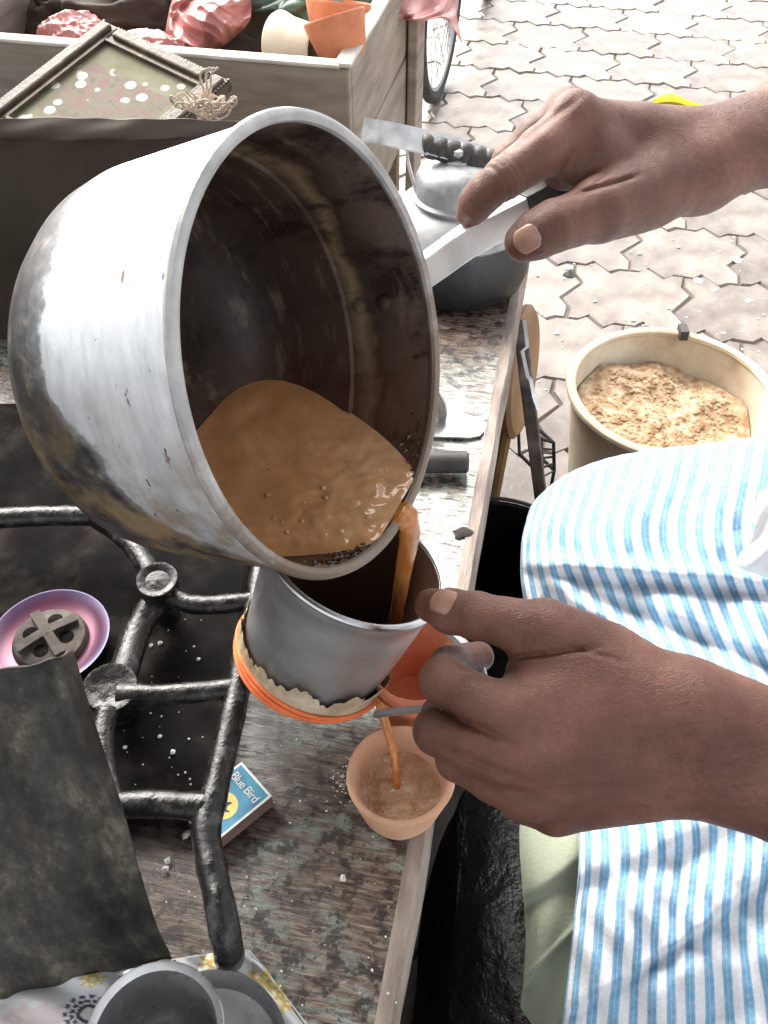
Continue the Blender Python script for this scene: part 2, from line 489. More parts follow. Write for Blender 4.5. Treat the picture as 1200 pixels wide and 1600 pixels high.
def skin():
    m, nt, bs = base_mat('skin')
    v = coords(nt)
    def vor(scale, vec):
        vo = nt.nodes.new('ShaderNodeTexVoronoi')
        vo.feature = 'DISTANCE_TO_EDGE'
        vo.inputs['Scale'].default_value = scale
        nt.links.new(vec, vo.inputs['Vector'])
        return vo.outputs['Distance']
    # warp the coordinates so that the creases wander
    wn_ = nt.nodes.new('ShaderNodeTexNoise')
    wn_.inputs['Scale'].default_value = 55
    nt.links.new(v, wn_.inputs['Vector'])
    wv = nt.nodes.new('ShaderNodeVectorMath'); wv.operation = 'MULTIPLY_ADD'
    nt.links.new(wn_.outputs['Color'], wv.inputs[0])
    wv.inputs[1].default_value = (0.010, 0.010, 0.010)
    nt.links.new(coords(nt, (0.62, 1.0, 1.0)), wv.inputs[2])
    fine, mid = vor(680, wv.outputs[0]), vor(310, wv.outputs[0])
    c = ramp(nt, noise(nt, v, 20, 6, 0.62), [(0.32, (0.086, 0.032, 0.020)), (0.48, (0.130, 0.053, 0.035)), (0.68, (0.195, 0.086, 0.059))])
    c = mix(nt, ramp(nt, noise(nt, v, 75, 5, 0.7), [(0.52, (0, 0, 0)), (0.72, (0.35, 0.35, 0.35))]), c, (0.185, 0.070, 0.048))
    c = mix(nt, ramp(nt, noise(nt, v, 330, 5, 0.7), [(0.36, (0.40, 0.40, 0.40)), (0.58, (0, 0, 0))]), c, (0.085, 0.036, 0.025))
    c = mix(nt, ramp(nt, mid, [(0.0, (0.14, 0.14, 0.14)), (0.10, (0, 0, 0))]), c, (0.075, 0.032, 0.022))
    nt.links.new(c, bs.inputs['Base Color'])
    nt.links.new(ramp(nt, noise(nt, v, 150, 4), [(0.3, (0.36,) * 3), (0.7, (0.6,) * 3)]), bs.inputs['Roughness'])
    bs.inputs['Specular IOR Level'].default_value = 0.38
    h = math_n(nt, 'ADD', math_n(nt, 'MULTIPLY', math_n(nt, 'MINIMUM', fine, 0.16), 1.6), math_n(nt, 'MULTIPLY', math_n(nt, 'MINIMUM', mid, 0.14), 0.9))
    h = math_n(nt, 'ADD', h, math_n(nt, 'MULTIPLY', noise(nt, v, 120, 7, 0.72, 1.0), 1.6))
    bump(nt, bs, h, 0.5, 0.0012)
skin()

def stripes():
    m, nt, bs = base_mat('striped_cotton')
    uv = nt.nodes.new('ShaderNodeUVMap')
    sp = nt.nodes.new('ShaderNodeSeparateXYZ')
    nt.links.new(uv.outputs[0], sp.inputs[0])
    wob = math_n(nt, 'MULTIPLY', noise(nt, coords(nt), 30, 3), 0.10)
    u = math_n(nt, 'FRACT', math_n(nt, 'ADD', math_n(nt, 'MULTIPLY', sp.outputs[0], 3.0), wob))
    blue = ramp(nt, u, [(0.22, (0, 0, 0)), (0.29, (0.9,) * 3), (0.44, (1, 1, 1)), (0.50, (0.70,) * 3), (0.56, (1, 1, 1)), (0.71, (0.9,) * 3), (0.78, (0, 0, 0))])
    weave = noise(nt, coords(nt), 420, 3, 0.6)
    white = ramp(nt, weave, [(0.3, (0.60, 0.61, 0.64)), (0.7, (0.74, 0.74, 0.75))])
    tone = ramp(nt, noise(nt, coords(nt), 30, 4), [(0.35, (0.062, 0.225, 0.41)), (0.65, (0.12, 0.345, 0.53))])
    blue = math_n(nt, 'MULTIPLY', blue, ramp(nt, noise(nt, coords(nt), 260, 4, 0.7), [(0.38, (0.82,) * 3), (0.58, (1, 1, 1))]))
    c = mix(nt, blue, white, tone)
    # grime
    c = mix(nt, ramp(nt, noise(nt, coords(nt), 13, 6), [(0.55, (0, 0, 0)), (0.85, (0.3, 0.3, 0.3))]), c, (0.45, 0.44, 0.42))
    nt.links.new(c, bs.inputs['Base Color'])
    bs.inputs['Roughness'].default_value = 0.95
    bs.inputs['Sheen Weight'].default_value = 0.15
    h = math_n(nt, 'ADD', math_n(nt, 'MULTIPLY', weave, 0.35), noise(nt, coords(nt), 38, 5, 0.6))
    bump(nt, bs, h, 0.35, 0.004)
stripes()

def pan_mats():
    # outside: bare aluminium, burnt black towards the base, yellow-brown drips and pits
    m, nt, bs = base_mat('pan_outside')
    v = coords(nt)
    sp = nt.nodes.new('ShaderNodeSeparateXYZ')
    nt.links.new(v, sp.inputs[0])
    al = ramp(nt, noise(nt, coords(nt, (1, 1, 4)), 11, 9, 0.68), [(0.35, (0.46, 0.48, 0.50)), (0.65, (0.70, 0.72, 0.74))])
    # burnt zone: z from base (-0.12) up, higher on the down side (local +y is down)
    zz = math_n(nt, 'MULTIPLY', math_n(nt, 'ADD', sp.outputs[2], 0.142), 6.2)
    zz = math_n(nt, 'SUBTRACT', zz, math_n(nt, 'MULTIPLY', math_n(nt, 'MAXIMUM', math_n(nt, 'ADD', sp.outputs[1], 0.050), 0.0), 4.2))
    zz = math_n(nt, 'ADD', zz, math_n(nt, 'MULTIPLY', noise(nt, v, 15, 8, 0.62), 0.40))
    burnt = ramp(nt, zz, [(0.47, (1, 1, 1)), (0.515, (0.75, 0.75, 0.75)), (0.535, (0.12, 0.12, 0.12)), (0.60, (0, 0, 0))])
    soot = ramp(nt, noise(nt, v, 60, 7, 0.7), [(0.35, (0.014, 0.013, 0.013)), (0.5, (0.038, 0.036, 0.036)), (0.60, (0.075, 0.068, 0.06)), (0.72, (0.24, 0.20, 0.14))])
    c = mix(nt, burnt, al, soot)
    # brown stains towards the lower side
    low = ramp(nt, math_n(nt, 'ADD', sp.outputs[1], 0.06), [(0.0, (0, 0, 0)), (0.10, (1, 1, 1))])
    st = ramp(nt, noise(nt, v, 26, 7, 0.66), [(0.45, (0, 0, 0)), (0.60, (0.85, 0.85, 0.85))])
    c = mix(nt, mix(nt, 1.0, low, st, 'MULTIPLY'), c, (0.27, 0.19, 0.09))
    pit = ramp(nt, noise(nt, coords(nt, (1, 1, 2.2)), 62, 4, 0.6), [(0.655, (0, 0, 0)), (0.69, (0.9, 0.9, 0.9))])
    c = mix(nt, pit, c, (0.12, 0.075, 0.04))
    nt.links.new(c, bs.inputs['Base Color'])
    nt.links.new(math_n(nt, 'MULTIPLY_ADD', burnt, -0.45, 0.5), bs.inputs['Metallic'])
    nt.links.new(ramp(nt, noise(nt, v, 40, 4), [(0.3, (0.40,) * 3), (0.7, (0.58,) * 3)]), bs.inputs['Roughness'])
    bump(nt, bs, math_n(nt, 'ADD', noise(nt, coords(nt, (1, 1, 3)), 60, 6), math_n(nt, 'MULTIPLY', noise(nt, v, 16, 2), 3.0)), 0.22, 0.002)
    # inside: dark boiled-on tea
    m, nt, bs = base_mat('pan_inside')
    v = coords(nt)
    sp = nt.nodes.new('ShaderNodeSeparateXYZ')
    nt.links.new(v, sp.inputs[0])
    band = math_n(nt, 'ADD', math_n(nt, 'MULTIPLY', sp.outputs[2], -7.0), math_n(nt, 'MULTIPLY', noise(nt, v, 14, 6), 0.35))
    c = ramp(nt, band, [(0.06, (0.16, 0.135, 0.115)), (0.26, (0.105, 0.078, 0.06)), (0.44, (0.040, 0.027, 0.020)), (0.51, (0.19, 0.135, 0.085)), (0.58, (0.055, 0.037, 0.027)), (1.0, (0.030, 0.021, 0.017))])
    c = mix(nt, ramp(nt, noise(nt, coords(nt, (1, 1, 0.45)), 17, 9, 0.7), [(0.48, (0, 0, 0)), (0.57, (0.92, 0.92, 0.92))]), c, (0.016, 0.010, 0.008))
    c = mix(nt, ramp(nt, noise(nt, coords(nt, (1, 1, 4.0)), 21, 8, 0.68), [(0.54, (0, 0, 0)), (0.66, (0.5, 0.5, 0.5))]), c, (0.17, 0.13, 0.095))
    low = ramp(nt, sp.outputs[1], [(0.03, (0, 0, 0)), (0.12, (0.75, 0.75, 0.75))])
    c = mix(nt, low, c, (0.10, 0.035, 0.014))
    nt.links.new(c, bs.inputs['Base Color'])
    bs.inputs['Metallic'].default_value = 0.0
    bs.inputs['Specular IOR Level'].default_value = 0.22
    nt.links.new(ramp(nt, noise(nt, v, 40, 4), [(0.3, (0.33,) * 3), (0.7, (0.62,) * 3)]), bs.inputs['Roughness'])
    bump(nt, bs, noise(nt, v, 90, 6), 0.5, 0.0015)
    m, nt, bs = base_mat('pan_rim')
    v = coords(nt)
    sp = nt.nodes.new('ShaderNodeSeparateXYZ')
    nt.links.new(v, sp.inputs[0])
    c = ramp(nt, noise(nt, v, 30, 7), [(0.3, (0.26, 0.255, 0.25)), (0.7, (0.48, 0.475, 0.47))])
    k = math_n(nt, 'ADD', math_n(nt, 'MULTIPLY', math_n(nt, 'ADD', sp.outputs[1], 0.03), 5.0), math_n(nt, 'MULTIPLY', noise(nt, v, 45, 7, 0.7), 1.1))
    c = mix(nt, ramp(nt, k, [(0.55, (0, 0, 0)), (0.95, (0.85, 0.85, 0.85))]), c, (0.15, 0.10, 0.06))
    nt.links.new(c, bs.inputs['Base Color'])
    bs.inputs['Metallic'].default_value = 0.3
    bs.inputs['Roughness'].default_value = 0.45
    bump(nt, bs, noise(nt, v, 90, 5), 0.5, 0.0015)
    nmat('handle_metal', [(0.3, (0.44, 0.43, 0.42)), (0.7, (0.62, 0.61, 0.60))], 14, 6, 0.42, 0.75, 0.12, 80, rrange=(0.35, 0.55))
    nmat('mug_metal', [(0.3, (0.40, 0.40, 0.41)), (0.6, (0.53, 0.53, 0.54)), (0.8, (0.63, 0.63, 0.63))], 13, 7, 0.4, 0.85, 0.12, 60, rrange=(0.32, 0.5), stretch=(1, 1, 2.5))
    nmat('mug_inside', [(0.3, (0.035, 0.018, 0.012)), (0.7, (0.09, 0.045, 0.028))], 22, 6, 0.35, 0.2, 0.3, 70)
    # tea: milky, wet
    m, nt, bs = base_mat('tea')
    v = coords(nt)
    c = ramp(nt, noise(nt, v, 24, 6, 0.6, 1.0), [(0.30, (0.40, 0.175, 0.068)), (0.52, (0.47, 0.225, 0.095)), (0.72, (0.54, 0.285, 0.135))])
    # paler to the lip: froth plus the pan's inner shade, put into the colour
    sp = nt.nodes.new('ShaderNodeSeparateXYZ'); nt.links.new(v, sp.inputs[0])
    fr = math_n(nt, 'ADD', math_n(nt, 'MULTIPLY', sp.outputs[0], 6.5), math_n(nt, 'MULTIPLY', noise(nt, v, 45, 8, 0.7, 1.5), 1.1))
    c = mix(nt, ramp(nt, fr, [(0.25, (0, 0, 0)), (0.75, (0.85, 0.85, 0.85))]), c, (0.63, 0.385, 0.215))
    nt.links.new(c, bs.inputs['Base Color'])
    bs.inputs['Roughness'].default_value = 0.05
    bs.inputs['IOR'].default_value = 1.34
    bump(nt, bs, noise(nt, v, 55, 3, 0.5, 0.8), 0.16, 0.002)
    m, nt, bs = base_mat('tea_foam')
    v = coords(nt)
    vo = nt.nodes.new('ShaderNodeTexVoronoi')
    vo.inputs['Scale'].default_value = 330
    nt.links.new(v, vo.inputs['Vector'])
    c = ramp(nt, noise(nt, v, 60, 6, 0.65, 1.0), [(0.3, (0.36, 0.17, 0.07)), (0.5, (0.50, 0.29, 0.16)), (0.7, (0.63, 0.45, 0.31))])
    nt.links.new(c, bs.inputs['Base Color'])
    bs.inputs['Roughness'].default_value = 0.25
    bump(nt, bs, math_n(nt, 'ADD', vo.outputs['Distance'], noise(nt, v, 50, 3)), 0.35, 0.002)
    m, nt, bs = base_mat('tea_jet')
    v = coords(nt)
    c = ramp(nt, noise(nt, coords(nt, (3, 3, 0.6)), 90, 4, 0.6), [(0.3, (0.48, 0.16, 0.035)), (0.7, (0.68, 0.29, 0.085))])
    nt.links.new(c, bs.inputs['Base Color'])
    bs.inputs['Roughness'].default_value = 0.08
    bs.inputs['Transmission Weight'].default_value = 0.25
    bump(nt, bs, noise(nt, coords(nt, (4, 4, 0.5)), 100, 3), 0.4, 0.001)
    # burner plate: heat-tinted steel
    m, nt, bs = base_mat('tinted_steel')
    v = coords(nt)
    sp = nt.nodes.new('ShaderNodeSeparateXYZ')
    nt.links.new(v, sp.inputs[0])
    rad = math_n(nt, 'SQRT', math_n(nt, 'ADD', math_n(nt, 'POWER', sp.outputs[0], 2.0), math_n(nt, 'POWER', sp.outputs[1], 2.0)))
    k = math_n(nt, 'MULTIPLY_ADD', noise(nt, v, 30, 3), 0.30, math_n(nt, 'MULTIPLY', rad, 17.0))
    c = ramp(nt, k, [(0.50, (0.07, 0.10, 0.17)), (0.66, (0.16, 0.05, 0.085)), (0.80, (0.13, 0.05, 0.095)), (0.95, (0.045, 0.04, 0.11))])
    nt.links.new(c, bs.inputs['Base Color'])
    bs.inputs['Metallic'].default_value = 0.3
    bs.inputs['Roughness'].default_value = 0.3
    nmat('burner_cap', [(0.3, (0.03, 0.025, 0.022)), (0.55, (0.085, 0.07, 0.06)), (0.8, (0.19, 0.165, 0.14))], 50, 6, 0.75, 0.2, 0.5, 120)
pan_mats()

def print_mats():
    # framed picture: faded floral print, pale sage ground, pinkish middle, white petals
    m, nt, bs = base_mat('picture_print')
    v = coords(nt)
    sp = nt.nodes.new('ShaderNodeSeparateXYZ')
    nt.links.new(v, sp.inputs[0])
    ax = math_n(nt, 'ABSOLUTE', sp.outputs[0]); ay = math_n(nt, 'ABSOLUTE', sp.outputs[1])
    inner = math_n(nt, 'LESS_THAN', math_n(nt, 'MAXIMUM', ax, math_n(nt, 'MULTIPLY', ay, 0.8)), 0.050)
    sage = ramp(nt, noise(nt, v, 20, 5), [(0.3, (0.135, 0.13, 0.08)), (0.7, (0.22, 0.215, 0.15))])
    pink = ramp(nt, noise(nt, v, 34, 6, 0.6, 1.5), [(0.3, (0.11, 0.105, 0.075)), (0.48, (0.18, 0.16, 0.125)), (0.58, (0.19, 0.115, 0.11)), (0.72, (0.26, 0.21, 0.20))])
    c = mix(nt, inner, sage, pink)
    vo = nt.nodes.new('ShaderNodeTexVoronoi')
    vo.inputs['Scale'].default_value = 42
    nt.links.new(v, vo.inputs['Vector'])
    pet = math_n(nt, 'MULTIPLY', ramp(nt, vo.outputs['Distance'], [(0.26, (1, 1, 1)), (0.33, (0, 0, 0))]), ramp(nt, noise(nt, v, 12, 3), [(0.44, (0, 0, 0)), (0.5, (1, 1, 1))]))
    c = mix(nt, pet, c, (0.62, 0.62, 0.56))
    nt.links.new(c, bs.inputs['Base Color'])
    bs.inputs['Roughness'].default_value = 0.8
    bs.inputs['Specular IOR Level'].default_value = 0.2
    # printed sheet under the cups: colour comes from the sheet's own colour attribute
    m, nt, bs = base_mat('printed_sheet')
    at = nt.nodes.new('ShaderNodeAttribute')
    at.attribute_name = 'print'
    nt.links.new(at.outputs['Color'], bs.inputs['Base Color'])
    bs.inputs['Roughness'].default_value = 0.4
    bump(nt, bs, noise(nt, coords(nt), 40, 4), 0.2, 0.003)
print_mats()

rng = random.Random(7)
# ================================================================== ground with interlocking pavers
ground = mesh_obj('ground', [(-40, -40, 0), (40, -40, 0), (40, 60, 0), (-40, 60, 0)], [(0, 1, 2, 3)], 'joint', smooth=False)
tag(ground, 'street paving of wavy interlocking concrete blocks', None, None, 'structure')
def zig(a, b, n, amp):
    a, b = Vector((*a, 0)), Vector((*b, 0))
    nrm = Vector((-(b - a).y, (b - a).x, 0)).normalized()
    out = []
    for t, s in ((0.0, 0), (0.18, 0.0), (0.34, 1.0), (0.66, -1.0), (0.82, 0.0)):
        out.append(a.lerp(b, t) + nrm * s * amp)
    return out
PW, PH = 0.262, 0.236
def paver_mesh(seed):
    r = random.Random(seed)
    w, h = PW / 2, PH / 2
    q = PW / 4
    # running bond: the top and bottom edges are split in two halves that carry the same wave
    pts = zig((-w, -h), (0, -h), 3, 0.020) + zig((0, -h), (w, -h), 3, 0.020) + zig((w, -h), (w, h), 3, 0.022)
    pts += list(reversed(zig((0, h), (w, h), 3, 0.020) + [Vector((w, h, 0))]))[:-1]
    pts += list(reversed(zig((-w, h), (0, h), 3, 0.020) + [Vector((0, h, 0))]))[:-1]
    left = zig((-w, -h), (-w, h), 3, 0.022)
    pts += list(reversed(left + [Vector((-w, h, 0))]))[:-1]
    out = []
    for p in pts:
        if not out or (p - out[-1]).length > 1e-5:
            out.append(p)
    if (out[0] - out[-1]).length < 1e-5:
        out.pop()
    n = len(out)
    ring = []
    for p in out:
        ring.append(p + Vector((r.uniform(-1, 1), r.uniform(-1, 1), 0)) * 0.0022)
    def inset(k):
        return [p * (1 - k / max(p.length, 0.02)) for p in ring]
    v = [Vector((p.x, p.y, -0.02)) for p in inset(0.0020)] + [Vector((p.x, p.y, 0.005)) for p in inset(0.0024)] + [Vector((p.x, p.y, 0.0105)) for p in inset(0.0065)]
    f = []
    for j in range(2):
        for i in range(n):
            f.append((j * n + i, j * n + (i + 1) % n, (j + 1) * n + (i + 1) % n, (j + 1) * n + i))
    f.append(tuple(2 * n + i for i in range(n)))
    me = bpy.data.meshes.new('paver')
    me.from_pydata([tuple(p) for p in v], [], f)
    me.materials.append(MATS['paver'])
    return me
pav = [paver_mesh(i) for i in range(8)]
ang = R(-14)
ca, sa = math.cos(ang), math.sin(ang)
cells = []
for j in range(-6, 40):
    for i in range(-22, 30):
        lx = i * PW + (PW / 2 if j % 2 else 0)
        ly = j * PH
        x, y = 0.35 + ca * lx - sa * ly, 0.9 + sa * lx + ca * ly
        cells.append((((x - 0.75) / 1.0) ** 2 + ((y - 2.3) / 1.25) ** 2, x, y))
cells.sort()
rest = MB()
for k, (dd, x, y) in enumerate(cells):
    me = pav[rng.randrange(8)]
    rot = ang + rng.uniform(-1, 1) * 0.012
    dz = -0.0055 + rng.uniform(-0.0015, 0.002)
    if k < 290:
        o = bpy.data.objects.new('paver', me)
        COL.objects.link(o)
        o.parent = ground
        o.location = (x, y, dz)
        o.rotation_euler = (rng.uniform(-1, 1) * 0.008, rng.uniform(-1, 1) * 0.008, rot)
    elif dd < 14:
        M = Matrix.Translation((x, y, dz)) @ Matrix.Rotation(rot, 4, 'Z')
        rest.add([M @ v.co for v in me.vertices], [tuple(p.vertices) for p in me.polygons])
tag(rest.build('far_pavers', 'paver', ground, smooth=False), kind='stuff')

# bits of litter and grit on the paving
lit = MB()
def chip(mb, c, s, r, flat=0.5):
    v = []
    for k in range(6):
        th = k * math.pi / 3 + r.uniform(-.3, .3)
        v.append(Vector(c) + Vector((math.cos(th), math.sin(th), 0)) * s * r.uniform(.6, 1.1))
    v.append(Vector(c) + Vector((0, 0, s * flat)))
    mb.add(v, [(k, (k + 1) % 6, 6) for k in range(6)])
for px, py, s in ((888, 418, .012), (1090, 438, .014), (1115, 452, .011), (1045, 480, .008), (960, 560, .006), (870, 520, .006), (1150, 405, .016), (1000, 395, .008), (930, 470, .006), (840, 430, .007), (1170, 470, .009), (1060, 385, .007), (990, 500, .007), (900, 600, .005), (1130, 520, .006)):
    chip(lit, PZ(px, py, 0.0065), s, rng)
for k in range(90):
    chip(lit, PZ(rng.uniform(830, 1200), rng.uniform(360, 640), 0.0065), rng.uniform(.0015, .004), rng)
tag(lit.build('litter', 'litter', smooth=False), 'small white paper scraps and grit scattered on the paving', 'litter', kind='stuff')
peb = MB()
chip(peb, PZ(889, 428, 0.006), 0.018, rng, 0.7)
tag(peb.build('stone', 'pebble', smooth=False), 'small dark stone lying in a paving joint beside the kettle', 'stone')

# yellow leaf on the paving
lc = PZ(1058, 170, 0.016)
lv, lf = [], []
for i in range(15):
    t = i / 14
    w = 0.030 * math.sin(math.pi * min(1, t * 1.02)) ** 0.7 + 0.002
    for s in (-1, -.5, 0, .5, 1):
        lv.append(lc + Vector((-0.088 + 0.176 * t, s * w + 0.012 * t, 0.020 * abs(s) + 0.014 * math.sin(t * 5))))
for i in range(14):
    for j in range(4):
        q = i * 5 + j
        lf.append((q, q + 5, q + 6, q + 1))
leaf = empty('fallen_leaf', lc)
lm = mesh_obj('blade', lv, lf, 'leaf', leaf)
lm.modifiers.new('thickness', 'SOLIDIFY').thickness = 0.0015
MB().tube([lc + Vector((-0.088, 0, .003)), lc + Vector((0.0, 0.004, .008)), lc + Vector((0.088, .012, -.006)), lc + Vector((0.115, .02, -.008))], 0.0016, 6).build('midrib', 'leaf', leaf)
tag(leaf, 'curled bright yellow leaf on the paving beside the forearm', 'leaf')

# ================================================================== counter
BX0, BY0 = PZ(735, 920, 0.6).x, PZ(735, 920, 0.6).y
BANG = -math.atan(0.203)
counter = empty('wooden_counter', (BX0, BY0, 0), BANG)
tag(counter, 'worn low wooden counter with flaked turquoise paint and soot stains', 'counter')
def cbox(x0, x1, y0, y1, z0, z1):
    return MB().box(((x0 + x1) / 2, (y0 + y1) / 2, (z0 + z1) / 2), ((x1 - x0) / 2, (y1 - y0) / 2, (z1 - z0) / 2))
Y0, Y1 = -0.75, 0.68
# top board with a slightly uneven surface
tv, tf = [], []
nx, ny = 60, 90
for j in range(ny + 1):
    for i in range(nx + 1):
        x = -1.05 + (1.05 - 0.012) * i / nx
        y = Y0 + (Y1 - Y0) * j / ny
        tv.append((x, y, 0.598 + 0.0022 * mnoise.noise(Vector((x * 9, y * 7, 0)))))
for j in range(ny):
    for i in range(nx):
        q = j * (nx + 1) + i
        tf.append((q, q + 1, q + nx + 2, q + nx + 1))
mesh_obj('top_surface', tv, tf, 'counter_wood', counter, world=False)
bevel(cbox(-1.05, -0.012, Y0, Y1, 0.565, 0.5935).build('top_board', 'edge_wood', counter, False, False), 0.002)
ev, ef = [], []
ne = 110
for j in range(ne + 1):
    y = Y0 + (Y1 - Y0) * j / ne
    n1 = mnoise.noise(Vector((y * 14, 1, 3))) * 0.0016 + mnoise.noise(Vector((y * 45, 5, 3))) * 0.0008
    for (x, z) in ((-0.0125, 0.545), (0.002 + n1, 0.546), (0.003 + n1, 0.590 + n1), (-0.002 + n1, 0.5985 + n1), (-0.0125, 0.5990)):
        ev.append((x, y, z))
for j in range(ne):
    for i in range(5):
        ef.append((j * 5 + i, j * 5 + (i + 1) % 5, j * 5 + 5 + (i + 1) % 5, j * 5 + 5 + i))
ef += [(4, 3, 2, 1, 0), tuple(ne * 5 + i for i in range(5))]
mesh_obj('edge_batten', ev, ef, 'edge_wood', counter, world=False, auto=40)
bevel(cbox(-0.05, -0.030, 0.13, Y1 - 0.01, 0.30, 0.565).build('apron', 'counter_side', counter, False, False))
bevel(cbox(-0.07, -0.034, Y0 + 0.02, 0.12, 0.05, 0.565).build('side_panel', 'dark_board', counter, False, False))
cbox(-1.03, -0.08, Y0 + 0.03, Y1 - 0.03, 0.10, 0.12).build('shelf', 'dark_board', counter, False, False)
cbox(-1.04, -1.02, Y0 + 0.02, Y1 - 0.02, 0.05, 0.565).build('side_panel', 'dark_board', counter, False, False)
cbox(-1.02, -0.08, Y1 - 0.05, Y1 - 0.03, 0.05, 0.565).build('back_panel', 'dark_board', counter, False, False)
for (x, y) in ((-0.06, Y0 + .05), (-0.06, Y1 - .05), (-1.0, Y0 + .05), (-1.0, Y1 - .05), (-0.055, 0.16)):
    bevel(cbox(x - .025, x + .025, y - .025, y + .025, 0, 0.5655).build('leg', 'counter_side', counter, False, False))
# open flap board on the side, with its steel hasp
bevel(MB().bar([P(812, 500, 1.075), P(822, 590, 1.085), P(848, 800, 1.20), P(862, 900, 1.255)], .016, .016, (1, -.2, 0)).build('splayed_leg', 'counter_side', counter, False))
hs = MB()
hp = [P(819, 500, 1.05), P(824, 542, 1.05), P(816, 549, 1.05), P(824, 588, 1.05), P(829, 594, 1.05), P(834, 620, 1.055), P(841, 640, 1.06)]
hs.bar(hp, 0.0045, 0.0025, (0.1, -0.75, 0.65))
hs.build('hasp', 'steel', counter)
# dark knot-like blotch burnt into the top
bl = MB()
bc = PZ(722, 832, 0.6)
bv = [bc + Vector((0, 0, 0.0022))] + [bc + Vector((math.cos(k * .3927) * .0105 * rng.uniform(.6, 1.2), math.sin(k * .3927) * .008 * rng.uniform(.6, 1.2), -0.0008)) for k in range(16)]
bl.add(bv, [(0, 1 + k, 1 + (k + 1) % 16) for k in range(16)])
bl.build('burn_mark', 'dark_board', counter)

# round brown wooden board leaning at the counter's side, seen behind the flap
rb = empty('round_board', (PZ(842, 690, 0).x + .02, PZ(842, 640, 0.0).y - .35, 0))
c0 = P(813, 582, 1.22)
MB().lathe([(0.0, -.008), (.085, -.008), (.092, -.003), (.092, .003), (.085, .008), (0.0, .008)], 48, frame_from(c0, (0.93, -0.33, 0.12), (0, 0, 1))).build('disc', 'brown_board', rb)
MB().tube([c0 + Vector((-.01, 0, -.08)), Vector((c0.x - .02, c0.y + .02, 0.0))], 0.012, 10).build('prop', 'brown_board', rb)
tag(rb, 'round brown wooden board standing against the counter side behind the steel hasp', 'board')

# black wire rack on the ground between counter and bucket
rk = empty('wire_rack', PZ(858, 740, 0.0))
a0, a1, a2, a3 = P(846, 686, 1.33), P(865, 692, 1.35), P(866, 735, 1.36), P(848, 745, 1.34)
off = Vector((-.03, .05, 0))
fr = MB()
for s in (0, 1):
    q = [p + off * s for p in (a0, a1, a2, a3, a0)]
    fr.tube(q, 0.0028, 6)
for p in (a0, a1, a2, a3):
    fr.tube([p, p + off], 0.0028, 6)
fr.build('frame', 'wire', rk)
for k in range(1, 4):
    t = k / 4
    MB().tube([a0.lerp(a3, t), a1.lerp(a2, t)], 0.002, 6).build('rung', 'wire', rk)
for p in (a2, a3):
    MB().tube([p, Vector((p.x, p.y, 0.012))], 0.0028, 6).build('leg', 'wire', rk)
tag(rk, 'small black wire rack beside the counter near the bucket', 'rack')

# dark basin below the counter edge
bsn = empty('metal_basin', (PZ(770, 850, .26).x, PZ(770, 870, .26).y - 0.02, 0.0))
bcx = bsn.location.copy()
MB().lathe([(.001, .02), (.09, .02), (.12, .26), (.124, .264), (.128, .260), (.126, .25), (.098, .0), (.001, .0)], 56, Matrix.Translation(bcx)).build('wall', 'black_plastic', bsn)
MB().lathe([(.1275 + .003 * math.cos(t * math.pi / 4), .2655 + .003 * math.sin(t * math.pi / 4)) for t in range(8)], 64, Matrix.Translation(bcx), close=True).build('rim', 'rubber', bsn)
tag(bsn, 'dark round basin in the shade under the counter edge', 'basin')

# black crumpled plastic sack standing beside the counter, below the pouring hand
sk = empty('black_sack', (0.10, 0.16, 0))
sv, sf = [], []
for j in range(31):
    z = 0.46 * j / 30
    for k in range(48):
        th = 2 * math.pi * k / 48
        rr = (0.082 - 0.02 * (z / 0.46) ** 2) * (1 + 0.13 * mnoise.noise(Vector((math.cos(th) * 2.2, math.sin(th) * 2.2, z * 6))) + 0.06 * math.sin(7 * th + z * 9))
        sv.append((0.112 + rr * 0.95 * math.cos(th), 0.19 + rr * 3.4 * math.sin(th), z + 0.02 * mnoise.noise(Vector((math.cos(th) * 3, math.sin(th) * 3, 7))) * (z / 0.46)))
for j in range(30):
    for k in range(48):
        sf.append((j * 48 + k, j * 48 + (k + 1) % 48, j * 48 + 48 + (k + 1) % 48, j * 48 + 48 + k))
sf.append(tuple(30 * 48 + k for k in range(48)))
mesh_obj('bag', sv, sf, 'black_plastic', sk)
tag(sk, 'black plastic sack standing between the counter and the seated person', 'sack')

# ================================================================== bucket
bk = PZ(1050, 608, 0.30)
bucket = empty('plastic_bucket', (bk.x, bk.y, 0))
MT = Matrix.Translation((bk.x, bk.y, 0))
RB = 0.158
MB().lathe([(.001, .006), (RB - .042, .006), (RB - .006, .29), (RB - .002, .296), (RB, .29), (RB - .036, 0), (.001, 0)], 72, MT, wob=0.003, seed=1).build('wall', 'bucket_plastic', bucket)
MB().lathe([(RB + .001 + .0085 * math.cos(t * math.pi / 5), .296 + .0075 * math.sin(t * math.pi / 5)) for t in range(10)], 72, MT, close=True, wob=0.003, seed=1).build('rim', 'bucket_plastic', bucket)
cp = PZ(1067, 519, 0.304)
MB().box(cp, (.007, .012, .009)).build('clip', 'rubber', bucket, False)
tag(bucket, 'dirty cream plastic bucket on the paving, part filled with brown dregs', 'bucket')
dv, df = [], []
for j in range(26):
    r_ = (RB - .014) * j / 25
    for k in range(80):
        th = 2 * math.pi * k / 80
        x, y = r_ * math.cos(th), r_ * math.sin(th)
        zz = 0.244 + 0.020 * mnoise.noise(Vector((x * 14, y * 14, 2))) + 0.005 * mnoise.noise(Vector((x * 55, y * 55, 9))) - 0.25 * x * 0.3
        rmax = RB - .042 + (RB - .006 - RB + .042) * (zz - .006) / .284 - .002
        q = min(1.0, rmax / max(r_, 1e-6))
        dv.append((bk.x + x * q, bk.y + y * q, zz))
